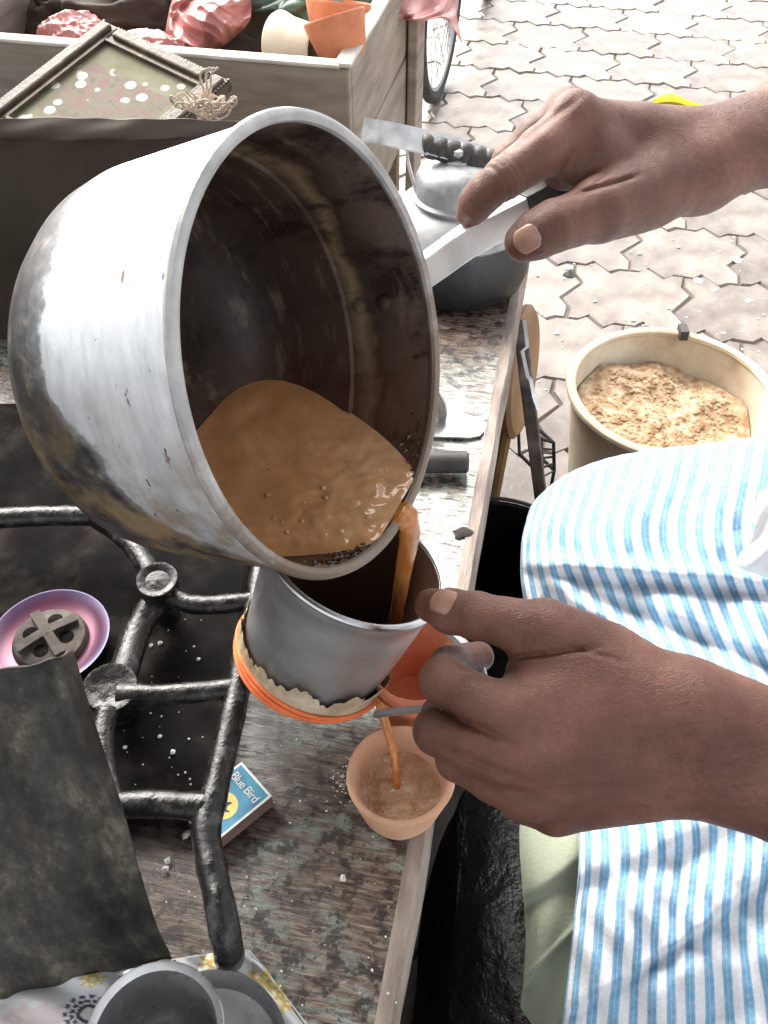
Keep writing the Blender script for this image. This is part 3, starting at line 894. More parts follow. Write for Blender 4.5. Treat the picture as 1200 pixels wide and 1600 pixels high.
for j in range(25):
    for k in range(80):
        df.append((j * 80 + k, j * 80 + (k + 1) % 80, j * 80 + 80 + (k + 1) % 80, j * 80 + 80 + k))
dg = mesh_obj('tea_dregs', dv, df, 'dregs')
fl = MB()
for k in range(900):
    th, q = rng.uniform(0, 6.283), math.sqrt(rng.random()) * (RB - .035)
    x, y = q * math.cos(th), q * math.sin(th)
    zz = 0.2445 + 0.020 * mnoise.noise(Vector((x * 14, y * 14, 2))) + 0.005 * mnoise.noise(Vector((x * 55, y * 55, 9))) - 0.25 * x * 0.3
    chip(fl, (bk.x + x, bk.y + y, zz), rng.uniform(.002, .0065), rng, 0.35)
me2 = dg.data
bm = bmesh.new(); bm.from_mesh(me2)
nb = len(bm.verts)
vv = [bm.verts.new(p) for p in fl.v]
for f in fl.f:
    bm.faces.new([vv[i] for i in f])
bm.to_mesh(me2); bm.free()
tag(dg, 'wet brown tea dregs and husks inside the cream bucket', 'dregs', kind='stuff')

# ================================================================== tarpaulin awning, added out of view to shade the stall
aw = empty('shade_awning', (-0.4, 0.6, 0))
AX0, AX1, AY0, AY1, AZ = -1.10, 0.42, -0.9, 1.25, 2.05
av, af = [], []
for j in range(25):
    for i in range(19):
        x, y = AX0 + (AX1 - AX0) * i / 18, AY0 + (AY1 - AY0) * j / 24
        av.append((x, y, AZ + 0.05 * math.cos((y - 0.4) * 1.2) + 0.03 * mnoise.noise(Vector((x * 2, y * 2, 0)))))
for j in range(24):
    for i in range(18):
        q = j * 19 + i
        af.append((q, q + 1, q + 20, q + 19))
awo = mesh_obj('tarpaulin', av, af, 'brown_sack', aw)
awo.modifiers.new('thickness', 'SOLIDIFY').thickness = 0.004
for (x, y) in ((AX0 + .04, AY0 + .05), (AX0 + .04, AY1 - .05)):
    MB().tube([(x, y, 0), (x, y, AZ + .02)], .02, 10).build('pole', 'brown_board', aw)
tag(aw, 'brown tarpaulin awning on wooden poles, added unseen to shade the tea stall', 'awning')

# ================================================================== crate with cups, behind the kettle
CR = P(545, 105, 1.20)
crate = empty('wooden_crate', (CR.x, CR.y, 0), BANG)
tag(crate, 'open weathered wooden crate of clay cups and plastic bags behind the pan', 'crate')
zt, zb = CR.z, CR.z - 0.285
def crbox(name, x0, x1, y0, y1, z0, z1, m='crate_wood'):
    return bevel(cbox(x0, x1, y0, y1, z0, z1).build(name, m, crate, False, False), 0.003)
WL, LN = -0.62, 0.52
for k in range(2):
    z1 = zt - k * 0.1435
    crbox('front_plank', WL, -0.0005, -0.002 * k, 0.018 - .002 * k, z1 - 0.140, z1 - (0.004 if k == 0 else 0))
for k in range(2):
    z1 = zt - k * 0.1435
    crbox('side_plank', -0.019, 0.0015 * k, 0.0185, LN, z1 - 0.140, z1 - (0.004 if k == 0 else 0))
    crbox('side_plank', WL, WL + 0.018, 0.0185, LN, z1 - 0.140, z1 - (0.004 if k == 0 else 0))
    crbox('back_plank', WL + .0185, -0.0195, LN - .018, LN - .001, z1 - 0.140, z1 - (0.004 if k == 0 else 0))
crbox('floor_board', WL + .02, -0.02, 0.02, LN - .02, zb, zb + .015)
crbox('front_capping', WL, -0.012, -0.004, 0.021, zt - .0035, zt + .003, 'crate_rim')
crbox('side_capping', -0.022, 0.003, 0.0, LN, zt - .003, zt + .0045, 'crate_rim')
crbox('corner_post', 0.004, 0.022, LN - .09, LN - .01, zb - .16, zt - .07)
for (x, y) in ((-.04, .04), (-.04, LN - .04), (WL + .04, .04), (WL + .04, LN - .04)):
    crbox('leg', x - .02, x + .02, y - .02, y + .02, 0, zb - .001)

def cup(name, M, h, r1, r0, m, label, group='clay cups', n=48, seed=0):
    root = empty(name, mat=M)
    t = 0.0042
    prof = [(.0005, .006), (r0 - t, .006), (r0 - t + .35 * (r1 - r0), .3 * h), (r1 - t - .0006, h * .93), (r1 - t * .72, h - .0006), (r1 - t * .35, h + .0004), (r1 - .0003, h - .0012), (r1, h * .94), (r0 + .42 * (r1 - r0), .30 * h), (r0 + .001, .004), (r0 - .001, 0), (.0005, 0)]
    MB().lathe(prof, n, wob=0.008, seed=seed).build('bowl', m, root, world=False, auto=60)
    tag(root, label, 'cup', group)
    return root
def Tz(p, rz=0):
    return Matrix.Translation(p) @ Matrix.Rotation(rz, 4, 'Z')
# cups lying in the crate
pc = P(470, 74, 1.31)
cup('clay_cup', frame_from(pc + Vector((-.034, .012, .002)), (0.86, -0.50, 0.05), (0, 0, 1)), .072, .031, .043, 'clay_cream', 'pale cream clay cup lying on its side on the crate edge')
cup('clay_cup', frame_from(P(525, 70, 1.38), (0.1, 0.25, 0.95)), .06, .05, .034, 'clay_red', 'orange clay cup farthest back in the crate corner', seed=2)
cup('clay_cup', frame_from(P(538, 92, 1.27), (-.25, .30, .90)), .056, .045, .03, 'clay_red', 'orange clay cup tilted against the crate side beside the cream cup', seed=3)

# crumpled plastic bags in the crate
def blob(name, c, rad, m, amp, freq, seed, label, cat, group=None, squash=(1, 1, 1), ns=90, pleat=0):
    v, f = [], []
    na = ns * 2
    for j in range(ns + 1):
        ph = math.pi * j / ns
        for k in range(na):
            th = 2 * math.pi * k / na
            d = Vector((math.sin(ph) * math.cos(th), math.sin(ph) * math.sin(th), math.cos(ph)))
            q = 0
            for o_, (fr_, am) in enumerate(((1, 1), (2.1, .7), (4.6, .36))):
                q += am * (1 - 2.4 * abs(mnoise.noise(d * freq * fr_ + Vector((seed, seed * 2, 0)))) ** .8)
            if pleat:
                w_ = mnoise.noise(d * 1.6 + Vector((seed, 0, 3))) * 2.6
                q = .6 + 1.6 * (abs(math.sin(th * pleat / 2 + w_ + 1.2 * math.sin(ph * 2.2))) - .5) + .7 * (abs(math.sin(ph * 5 + th * 2 + 3 * w_)) - .5)
            rr = rad * (1 + amp * (q - .6))
            v.append(Vector(c) + Vector((d.x * squash[0], d.y * squash[1], d.z * squash[2])) * rr)
    for j in range(ns):
        for k in range(na):
            f.append((j * na + k, j * na + (k + 1) % na, j * na + na + (k + 1) % na, j * na + na + k))
    o = mesh_obj(name, v, f, m)
    return tag(o, label, cat, group)
G = 'plastic bags in the crate'
pnk = [[(300, -40, 1.42), (320, -46, 1.40), (345, -46, 1.40), (368, -42, 1.41), (384, -36, 1.43)],
       [(272, -6, 1.37), (300, -8, 1.33), (338, -6, 1.31), (372, -4, 1.33), (392, 0, 1.38)],
       [(262, 30, 1.36), (292, 30, 1.315), (335, 32, 1.295), (372, 32, 1.32), (390, 32, 1.37)],
       [(258, 62, 1.37), (285, 66, 1.33), (318, 68, 1.315), (350, 62, 1.335), (372, 54, 1.38)],
       [(262, 88, 1.40), (280, 98, 1.37), (300, 100, 1.36), (318, 92, 1.37), (335, 82, 1.40)]]
def crumple(a, S, T):
    a = a.copy()
    X, Y = a[..., 0] * .05, a[..., 1] * .05
    w = 1.1 * np.sin(X * .9 + Y * .7) + .8 * np.sin(Y * 1.3 - X * .4)
    d = 0
    for k, (ax_, ay_, am) in enumerate(((1.1, .25, .020), (.5, 1.0, .014), (1.5, -.8, .011), (2.4, 1.7, .006), (-1.0, 2.6, .005))):
        d = d + am * (np.abs(np.sin(ax_ * X + ay_ * Y + k * 1.7 + w)) - .6)
    a[..., 2] += d
    return a
tag(net_surface('plastic_bag', pnk, 130, 130, 'pink_plastic', None, crumple, .0008), 'large crumpled pink plastic bag in the middle of the crate', 'bag', G)
blob('plastic_bag', P(232, 92, 1.33), .050, 'pink_plastic', .10, 1.2, 8, 'smooth pink bundle in the crate just right of the picture frame top', 'bag', G, (1.3, 1, .7))
blob('plastic_bag', P(118, 68, 1.35), .052, 'pink_plastic', .10, 1.2, 11, 'pink bundle in the crate behind the left side of the picture frame', 'bag', G, (1.0, 1, .8))
blob('plastic_bag', P(480, 2, 1.44), .080, 'green_plastic', .22, 1.5, 5, 'dark green plastic bag at the back of the crate above the cups', 'bag', G, (1.4, .8, .6), pleat=5)
blob('sack', P(280, 62, 1.50), .15, 'brown_sack', .16, 1.3, 15, 'dark brown sacking filling the back of the crate', 'sack', None, (1.7, .8, .75))
blob('plastic_bag', P(75, 5, 1.60), .09, 'green_plastic', .2, 1.5, 25, 'green plastic bag at the far left corner of the crate', 'bag', G, (1.0, .8, .8))
# thin pink bag hanging over the crate corner beside the wheel
pb = [[(598, -30, 1.50), (625, -34, 1.50), (655, -34, 1.52), (690, -30, 1.56), (715, -25, 1.60)],
      [(602, 8, 1.49), (625, 8, 1.49), (655, 12, 1.51), (690, 12, 1.55), (713, 14, 1.59)],
      [(606, 18, 1.48), (628, 22, 1.48), (656, 26, 1.49), (692, 24, 1.54), (716, 40, 1.58)],
      [(610, 24, 1.49), (630, 30, 1.48), (658, 33, 1.49), (696, 30, 1.54), (722, 66, 1.58)]]
pbo = net_surface('plastic_bag', pb, 40, 50, 'pink_plastic', thick=0.001, disp=lambda a, S, T: np.dstack([a[..., 0], a[..., 1], a[..., 2] + .010 * np.sin(S * 5 + T * 2) * np.cos(T * 3 + S)]))
tag(pbo, 'thin pink plastic bag draped over the crate corner beside the wheel', 'bag', G)

# dark cupboard at the far left
cb = empty('dark_cupboard', (-0.98, 1.35, 0))
bevel(MB().box((-0.98, 1.55, 0.50), (.22, .30, .50)).build('carcass', 'dark_board', cb, False))
bevel(MB().box((-0.98, 1.245, 0.50), (.20, .012, .46)).build('door', 'brown_sack', cb, False))
MB().tube([(-0.80, 1.225, .55), (-0.80, 1.222, .65)], .008, 8).build('handle', 'wire', cb)
tag(cb, 'dark brown cupboard at the left behind the framed picture', 'cupboard')

# ================================================================== framed picture
fa, fb_, fc = P(163, 38, 1.12), P(-8, 170, 1.045), P(312, 180, 1.045)   # top corner, left corner, right side point
fx = (fb_ - fa).normalized()
fy = (fc - fa)
fy = (fy - fx * fy.dot(fx)).normalized()
fn = fx.cross(fy)
if fn.dot(Vector((0, 0, CAMZ)) - fa) < 0:
    fn = -fn
LX, LY = 0.225, 0.205
fcen = fa + fx * LX / 2 + fy * LY / 2
FM = Matrix.Identity(4)
for i in range(3):
    FM[i][0], FM[i][1], FM[i][2], FM[i][3] = fx[i], fy[i], fx.cross(fy)[i], fcen[i]
sgn = 1 if fx.cross(fy).dot(fn) > 0 else -1
pf = empty('picture_frame', mat=FM)
tag(pf, 'ornate brown framed floral picture leaning in front of the crate', 'picture')
bw = 0.027
def molding(x0, x1, y0, y1, name='rail'):
    # stepped section with carved beads along the outer edge
    cx, cy, hx, hy = (x0 + x1) / 2, (y0 + y1) / 2, abs(x1 - x0) / 2, abs(y1 - y0) / 2
    m = MB().box((cx, cy, 0), (hx, hy, .006))
    m.box((cx, cy, sgn * .008), (hx - (.006 if hx < hy else 0.006), hy - .006, .004))
    o = m.build(name, 'gilt', pf, False, False)
    bevel(o, .0025, 2)
    bd = MB()
    n = int(max(hx, hy) * 2 / .0048)
    for k in range(n):
        t = (k + .5) / n
        p = Vector((cx, cy - hy + 2 * hy * t, sgn * .0065)) if hy > hx else Vector((cx - hx + 2 * hx * t, cy, sgn * .0065))
        edge = (1 if (cx if hy > hx else cy) > 0 else -1)
        p += Vector((edge * (bw / 2 - .004), 0, 0)) if hy > hx else Vector((0, edge * (bw / 2 - .004), 0))
        bd.box(p, (.0016, .0016, .0020))
    bd.build('beading', 'gilt', o, False, False)
molding(-LX / 2, LX / 2, -LY / 2, -LY / 2 + bw)
molding(-LX / 2, LX / 2, LY / 2 - bw, LY / 2)
molding(-LX / 2, -LX / 2 + bw, -LY / 2 + bw + .0005, LY / 2 - bw - .0005)
molding(LX / 2 - bw, LX / 2, -LY / 2 + bw + .0005, LY / 2 - bw - .0005)
hx, hy = LX / 2 - bw + .002, LY / 2 - bw + .002
mesh_obj('print', [(-hx, -hy, sgn * .001), (hx, -hy, sgn * .001), (hx, hy, sgn * .001), (-hx, hy, sgn * .001)], [(0, 1, 2, 3)], 'picture_print', pf, False, False)
g_ = MB()
for (x0, x1, y0, y1) in ((-hx, hx, -hy, -hy + .004), (-hx, hx, hy - .004, hy), (-hx, -hx + .004, -hy, hy), (hx - .004, hx, -hy, hy)):
    g_.box(((x0 + x1) / 2, (y0 + y1) / 2, sgn * .004), ((x1 - x0) / 2, (y1 - y0) / 2, .003))
g_.build('inner_slip', 'gilt', pf, False, False)

# knot of pale twine at the frame's corner
tw = MB()
tc = P(322, 168, .97)
r2 = random.Random(4)
for k in range(26):
    a = r2.uniform(0, 6.28)
    pts = [tc + Vector((r2.uniform(-.012, .012), r2.uniform(-.01, .01), -.012))]
    for s in range(1, 6):
        t = s / 5
        pts.append(tc + Vector((math.cos(a + 1.5 * t) * .024 * math.sin(t * 2.6) + r2.uniform(-.004, .004) + .012 * (k % 3 - 1), math.sin(a + t) * .012, -.012 + .024 * math.sin(t * 2.4) * r2.uniform(.6, 1.1))))
    tw.tube(crv(pts, 12), .0011, 5)
for k in range(3):
    pts = [tc + Vector((0, 0, 0)), tc + Vector((.004 * k, 0, .02)), tc + Vector((-.002 + .006 * k, .004, .034)), tc + Vector((.01 + .004 * k, .004, .040))]
    tw.tube(crv(pts, 10), .0014, 5)
tag(tw.build('twine_bundle', 'twine'), 'tangled pale twine bundle at the right corner of the framed picture', 'twine')

# ================================================================== bicycle beyond the crate
bp = PZ(683, 152, 0.0)
bike = empty('bicycle', (bp.x, bp.y, 0))
tag(bike, 'bicycle parked behind the crate with its spoked wheel showing', 'bicycle')
hd = Vector((0.24, 0.97, 0)).normalized()
sd = Vector((hd.y, -hd.x, 0))
def wheel(c, r=0.31):
    M = frame_from(c, sd, (0, 0, 1))
    root = MB().lathe([(r - .018 + .018 * math.cos(t * math.pi / 6), .017 * math.sin(t * math.pi / 6)) for t in range(12)], 72, M, close=True).build('wheel', 'tyre', bike)
    MB().lathe([(r - .036, -.011), (r - .048, -.007), (r - .048, .007), (r - .036, .011), (r - .040, 0)], 72, M, close=True).build('rim', 'steel', root)
    MB().lathe([(.0, -.04), (.022, -.035), (.022, -.028), (.013, -.02), (.013, .02), (.022, .028), (.022, .035), (.0, .04)], 20, M).build('hub', 'steel', root)
    sp = MB()
    for k in range(32):
        th = 2 * math.pi * k / 32
        t2 = th + (.5 if k % 4 < 2 else -.5)
        sp.tube([M @ Vector((.02 * math.cos(t2), .02 * math.sin(t2), .03 * (1 if k % 2 else -1))), M @ Vector(((r - .045) * math.cos(th), (r - .045) * math.sin(th), 0))], .0013, 5)
    sp.build('spokes', 'steel', root)
w1 = Vector((bp.x, bp.y, 0.312))
w2 = w1 + hd * 1.02
wheel(w1); wheel(w2)
bb = w1 + hd * .44 + Vector((0, 0, -.02)); st = w1 + hd * .30 + Vector((0, 0, .50)); hd1 = w2 - hd * .22 + Vector((0, 0, .48))
for nm, q, r_ in (('down_tube', (bb, hd1), .016), ('seat_tube', (bb, st), .015), ('top_tube', (st - Vector((0, 0, .08)), hd1 + Vector((0, 0, .03))), .014)):
    MB().tube(q, r_, 12).build(nm, 'bike_paint', bike)
for s in (-1, 1):
    MB().tube((w1 + sd * .05 * s, bb + sd * .03 * s), .009, 8).build('chain_stay', 'bike_paint', bike)
    MB().tube((w1 + sd * .05 * s, st - Vector((0, 0, .07))), .008, 8).build('seat_stay', 'bike_paint', bike)
    MB().tube((w2 + sd * .05 * s, w2 - hd * .12 + sd * .04 * s + Vector((0, 0, .36)), hd1), .011, 8).build('fork', 'bike_paint', bike)
    MB().tube((hd1 + Vector((0, 0, .05)), hd1 + Vector((0, 0, .16)), hd1 + sd * .22 * s + Vector((0, 0, .20)), hd1 + sd * .26 * s - hd * .16 + Vector((0, 0, .19))), .011, 8).build('handlebar', 'steel', bike)
sdv = []
MB().tube([st + Vector((0, 0, .05)) - hd * .13, st + Vector((0, 0, .06)) - hd * .05, st + Vector((0, 0, .055)) + hd * .06, st + Vector((0, 0, .05)) + hd * .14], [.06, .075, .035, .02], 14, aspect=.4, up=(0, 0, 1)).build('saddle', 'rubber', bike)
mg = MB()
M = frame_from(w1, sd, (0, 0, 1))
mv = []
for k in range(25):
    th = R(-100 + 190 * k / 24)
    for z in (-.028, 0, .028):
        mv.append(M @ Vector((.345 * math.cos(th) - (0 if z == 0 else .012), .345 * math.sin(th), z)))
mg.add(mv, [(k * 3 + j, k * 3 + 3 + j, k * 3 + 4 + j, k * 3 + 1 + j) for k in range(24) for j in range(2)])
mgo = mg.build('mudguard', 'bike_paint', bike)
mgo.modifiers.new('thickness', 'SOLIDIFY').thickness = .002

# ================================================================== kettle
KC = Vector((0.087, 0.955, 0.600))
kettle = empty('kettle', KC)
tag(kettle, 'dented aluminium kettle with soot-blackened base at the counter end', 'kettle')
KT = Matrix.Translation(KC)
body_prof = [(.001, 0), (.070, 0), (.082, .006), (.087, .022), (.086, .050), (.079, .074)]
def sooty():
    m, nt, bs = base_mat('kettle_base')
    v = coords(nt)
    sp = nt.nodes.new('ShaderNodeSeparateXYZ'); nt.links.new(v, sp.inputs[0])
    k = math_n(nt, 'ADD', math_n(nt, 'MULTIPLY', sp.outputs[2], 6.5), math_n(nt, 'MULTIPLY', noise(nt, v, 22, 5), .5))
    c = ramp(nt, k, [(.35, (.012, .011, .012)), (.75, (.05, .05, .052)), (1.0, (.22, .22, .23))])
    nt.links.new(c, bs.inputs['Base Color'])
    bs.inputs['Roughness'].default_value = .5
    bs.inputs['Metallic'].default_value = .3
    bump(nt, bs, noise(nt, v, 90, 5), .4, .002)
sooty()
MB().lathe(body_prof, 64, KT).build('base', 'kettle_base', kettle)
MB().lathe([(.0793, .0735), (.082, .077), (.079, .081), (.069, .094), (.058, .102), (.052, .104), (.052, .110), (.050, .110), (.049, .104)], 64, KT, wob=.004, seed=3).build('shoulder', 'kettle_metal', kettle)
ld = MB().lathe([(.001, .144), (.012, .1435), (.030, .141), (.041, .135), (.0455, .126), (.0455, .108), (.050, .1055), (.050, .104)], 48, KT @ Matrix.Translation((-.006, -.004, .004)), wob=.005, seed=1).build('lid', 'kettle_metal', kettle)
MB().lathe([(.001, .158), (.006, .157), (.008, .153), (.005, .148), (.012, .146), (.013, .143)], 20, KT @ Matrix.Translation((-.006, -.004, .004))).build('knob', 'kettle_metal', ld)
# spout on the left, towards the crate
sp0 = KC + Vector((-.070, .01, .050))
MB().tube(crv([sp0, sp0 + Vector((-.03, .004, .025)), sp0 + Vector((-.046, .006, .055)), sp0 + Vector((-.060, .008, .068))], 14), [.018 - .009 * k / 13 for k in range(14)], 16).build('spout', 'kettle_metal', kettle)
# bail handle: flat strap with black wrapping
hl, hr = P(566, 203, .965), P(800, 262, .985)
strap = [hl, hl.lerp(hr, .2), hl.lerp(hr, .45), hl.lerp(hr, .7), hl.lerp(hr, .97)]
strap = [p + Vector((0, 0, .004 * math.sin(math.pi * k / 4))) for k, p in enumerate(strap)]
hn = MB().bar(crv(strap, 24), .027, .0035, (0.05, -.62, .78)).build('handle', 'bright_tin', kettle, False)
for (t, x) in ((.30, -.048), (.93, .070)):
    q = hl.lerp(hr, t)
    MB().bar(crv([q, q + Vector((0, 0, -.02)), KC + Vector((x, -.002, .098)), KC + Vector((x * 1.15, -.004, .078))], 12), .012, .003, (1, 0, .3)).build('lug', 'bright_tin', kettle, False)
wrp = MB()
w0, w1_ = hl.lerp(hr, .40), hl.lerp(hr, .95)
n = 70
wq, wr = [], []
for k in range(n):
    t = k / (n - 1)
    wq.append(w0.lerp(w1_, t) + Vector((0, 0, .001 * math.sin(t * 40))))
    wr.append((.0112 + .0030 * t) * (1 + .10 * abs(math.sin(t * 31 + 1.5 * math.sin(t * 9))) + .06 * mnoise.noise(Vector((t * 30, 0, 4)))) * (1 if 0 < k < n - 1 else .7))
wrp.tube(wq, wr, 18, up=(0, -.62, .78), aspect=.72)
wrp.build('wrapping', 'black_wrap', hn)

# ================================================================== small tools on the counter
sc_ = empty('steel_scraper', PZ(715, 665, .602))
q = [PZ(755, 652, .602), PZ(757, 672, .602), PZ(750, 681, .602), PZ(735, 684, .602), PZ(640, 682, .602), PZ(640, 652, .602)]
o = mesh_obj('blade', [p + Vector((0, 0, .001)) for p in q], [tuple(range(5, -1, -1))], 'bright_tin', sc_, False)
o.modifiers.new('thickness', 'SOLIDIFY').thickness = .0022
MB().tube([PZ(642, 667, .606), PZ(600, 664, .606), PZ(560, 662, .606)], .007, 12).build('handle', 'rubber', sc_)
tag(sc_, 'flat bright steel scraper with rounded corner lying on the counter', 'scraper')
ro = MB().tube([PZ(732, 722, .612), PZ(729, 722, .612), PZ(700, 722, .612), PZ(640, 722, .612), PZ(590, 722, .612)], [.0085, .0108, .0108, .0108, .0108], 24)
tag(ro.build('tool_handle', 'rubber'), 'dark round tool handle lying on the counter below the steel scraper', 'tool')
spn = empty('steel_spoon', PZ(680, 665, .602))
sv, sf = [], []
a, b = P(690, 667, .905), P(668, 600, .875)
for i in range(11):
    t = i / 10
    w = .012 * math.sin(math.pi * (t * .86 + .03)) ** .7
    for j in range(7):
        s = -1 + j / 3
        sv.append(a.lerp(b, t) + Vector((s * w, 0.004 * (1 - s * s) * math.sin(math.pi * t), 0)))
for i in range(10):
    for j in range(6):
        sf.append((i * 7 + j, i * 7 + 7 + j, i * 7 + 8 + j, i * 7 + 1 + j))
o = mesh_obj('bowl', sv, sf, 'steel', spn)
o.modifiers.new('thickness', 'SOLIDIFY').thickness = .0015
MB().tube([b, b.lerp(a, -.6) + Vector((-.02, 0, -.01)), b + Vector((-.07, .05, -.02))], .003, 8).build('handle', 'steel', spn)
tag(spn, 'steel spoon propped on the scraper beside the pan rim', 'spoon')

# ================================================================== stove with iron grate
GZ = 0.664
stove = empty('gas_stove', (-0.30, 0.40, 0.60))
tag(stove, 'sooty black gas stove with iron grate and heat-tinted burner', 'stove')
tr = MB().box((-0.345, 0.475, 0.612), (.232, .215, .0105))
bevel(tr.build('tray', 'stove_tray', stove, False), .004)
def gbar(pts, r=.0082, name='grate_bar', z=GZ):
    q = []
    for p in pts:
        w = PZ(p[0], p[1], z + (p[2] if len(p) > 2 else 0))
        q.append(w)
    c = crv(q, max(8, 7 * len(q)))
    rr = []
    for k, p in enumerate(c):
        rr.append(r * (1 + .10 * mnoise.noise(p * 55) + .07 * mnoise.noise(p * 160)))
    return MB().tube(c, rr, 14, up=(0, 0, 1), aspect=.9).build(name, 'soot_iron', stove)
gbar([(-40, 812), (60, 806), (150, 806), (230, 812)], .009)
gbar([(436, 830), (412, 880), (398, 950), (372, 1075), (350, 1175), (331, 1258)], .0088)
gbar([(331, 1250), (322, 1300), (334, 1370), (346, 1425), (356, 1482, -.014), (360, 1500, -.055)], .0092)
gbar([(262, 930), (300, 944), (345, 944), (396, 938)], .0078)
gbar([(185, 1085), (235, 1086), (300, 1082), (372, 1075)], .0080)
gbar([(168, 1110), (158, 1160), (170, 1235), (185, 1262)], .0085)
gbar([(178, 1258), (230, 1256), (280, 1258), (334, 1262)], .0090)
gbar([(246, 935, -.012), (215, 985, -.015), (190, 1060, -.012)], .0110)
gbar([(240, 905, 0), (205, 850, 0), (150, 808, 0)], .0085)
gbar([(170, 1255), (110, 1268), (0, 1268), (-60, 1270)], .009)
for (px, py, r_, hz) in ((245, 905, .0158, .020), (172, 1073, .0190, .012)):
    c = PZ(px, py, GZ + hz - .006)
    pr = [(.0005, -.001), (r_ * .55, -.002), (r_ * .78, .0005), (r_ * .95, .0005), (r_, -.002), (r_ * 1.0, -.012), (r_ * .82, -.022), (r_ * .62, -.040), (r_ * .6, -.066), (.0005, -.066)]
    MB().lathe([(a * (1 + .04 * math.sin(i)), b) for i, (a, b) in enumerate(pr)], 28, frame_from(c, (0.05, -.12, 1)), wob=.02, seed=px).build('pot_rest', 'soot_iron', stove)
# burner: tinted drip ring, cap with cross slots
bc = PZ(80, 1002, .632)
bo = empty('burner_anchor', bc)
bo.parent = stove
bo.name = 'burner'
bo.location = bc - Vector((-0.30, 0.40, 0.60))
ring = MB().lathe([(.024, .000), (.032, .001), (.038, .003), (.0440, .0065), (.0455, .0065), (.0450, .0045), (.039, .000), (.030, -.002)], 64).build('drip_ring', 'tinted_steel', bo, world=False)
cap = MB().lathe([(.0005, .009), (.006, .0092), (.021, .008), (.0265, .006), (.0285, .002), (.0285, -.014), (.0005, -.014)], 48, wob=.008, seed=2)
for a in (R(38), R(128)):
    d = Vector((math.cos(a), math.sin(a), 0))
    cap.bar([d * -.0235 + Vector((0, 0, .0095)), d * -.01 + Vector((0, 0, .0115)), Vector((0, 0, .0125)), d * .01 + Vector((0, 0, .0115)), d * .0235 + Vector((0, 0, .0095))], .0075, .006, (0, 0, 1))
cap.build('cap', 'burner_cap', bo, world=False)
for k in range(4):
    a = R(38 + 45 + 90 * k)
    MB().lathe([(.0005, .0092), (.0050, .0090), (.0062, .0082)], 14, Matrix.Translation((math.cos(a) * .0140, math.sin(a) * .0140, 0))).build('port', 'stove_tray', bo, world=False)
MB().tube([bc + Vector((0, 0, -.014)), bc + Vector((-.08, .02, -.014)), bc + Vector((-.2, .03, -.014))], .011, 12).build('gas_pipe', 'soot_iron', stove)

# crumbs and specks on stove and counter
cr = MB()
for k in range(34):
    px, py = rng.uniform(180, 345), rng.uniform(960, 1240)
    chip(cr, PZ(px, py, .6235), rng.uniform(.0004, .0011), rng, .9)
for k in range(60):
    px, py = rng.uniform(250, 640), rng.uniform(1150, 1590)
    chip(cr, PZ(px, py, .6012), rng.uniform(.0004, .0013), rng, .9)
for k in range(70):
    px, py = rng.gauss(535, 9), rng.gauss(1222, 18)
    chip(cr, PZ(px, py, .6012), rng.uniform(.0003, .0010), rng, .9)
for px, py, s in ((291, 1304, .004), (262, 1345, .003), (258, 1358, .0028), (250, 1150, .002), (195, 1167, .002), (270, 1175, .0022), (535, 1372, .003), (236, 1008, .002), (250, 1005, .0022), (310, 1030, .0018)):
    chip(cr, PZ(px, py, .6235 if py < 1250 else .6012), s, rng, .8)
tag(cr.build('crumbs', 'crumb', smooth=False), 'pale crumbs and specks scattered over the stove and counter', 'crumbs', kind='stuff')

# ================================================================== tin wind shields
def sheet(name, net, nr, nc, m, label, disp=None, th=.0016):
    root = empty(name, (0, 0, 0))
    o = net_surface('sheet', net, nr, nc, m, None, disp, th)
    return root, o
ws = net_surface('wind_shield',
    [[(-120, 1050, .47), (-60, 1052, .455), (0, 1046, .445), (60, 1036, .45), (96, 1024, .465), (112, 1016, .485)],
     [(-115, 1150, .48), (-55, 1152, .468), (5, 1150, .458), (75, 1145, .462), (122, 1136, .476), (146, 1128, .494)],
     [(-110, 1300, .50), (-50, 1302, .49), (12, 1302, .482), (100, 1298, .485), (162, 1290, .496), (196, 1282, .51)],
     [(-105, 1440, .525), (-45, 1446, .515), (18, 1448, .508), (120, 1440, .51), (195, 1428, .52), (236, 1420, .532)],
     [(-100, 1556, .552), (-40, 1560, .545), (25, 1556, .54), (140, 1530, .542), (222, 1506, .55), (268, 1496, .556)]],
    70, 80, 'shield_tin', None,
    lambda a, S, T: np.dstack([a[..., 0], a[..., 1] + 1.5 * np.sin(S * 5.1), a[..., 2] + .0022 * np.sin(S * 2.3 + T * 1.7) + .0012 * np.sin(S * 6.2 - T * 3.1)]), .0018)
tag(ws, 'tall curved blackened tin wind shield in front of the burner', 'wind shield')
BPL = [[(-160, 188, .872), (0, 186, .862), (140, 184, .852), (250, 186, .842), (380, 190, .832), (470, 196, .822)],
       [(-160, 212, .876), (0, 212, .866), (130, 212, .856), (250, 213, .846), (380, 216, .836), (470, 220, .826)],
       [(-150, 240, .890), (0, 242, .880), (125, 244, .870), (250, 238, .858), (380, 240, .848), (470, 243, .838)],
       [(-140, 400, .955), (0, 400, .945), (140, 400, .938), (250, 400, .93), (380, 400, .92), (470, 400, .915)],
       [(-130, 560, 1.025), (0, 560, 1.02), (150, 560, 1.012), (250, 560, 1.005), (380, 560, 1.0), (470, 560, .995)]]
bpn = net_surface('back_panel', BPL, 60, 90, 'panel_tin', None,
    lambda a, S, T: np.dstack([a[..., 0], a[..., 1] + 1.2 * np.sin(S * 3.3) + .8 * np.sin(S * 11), a[..., 2] + .0022 * np.sin(S * 1.9 + 1) * np.sin(T * 1.5) + .0006 * np.sin(S * 6 + T * 4)]), .0018)
tag(bpn, 'dark brown sheet metal panel with folded top edge behind the stove', 'panel')
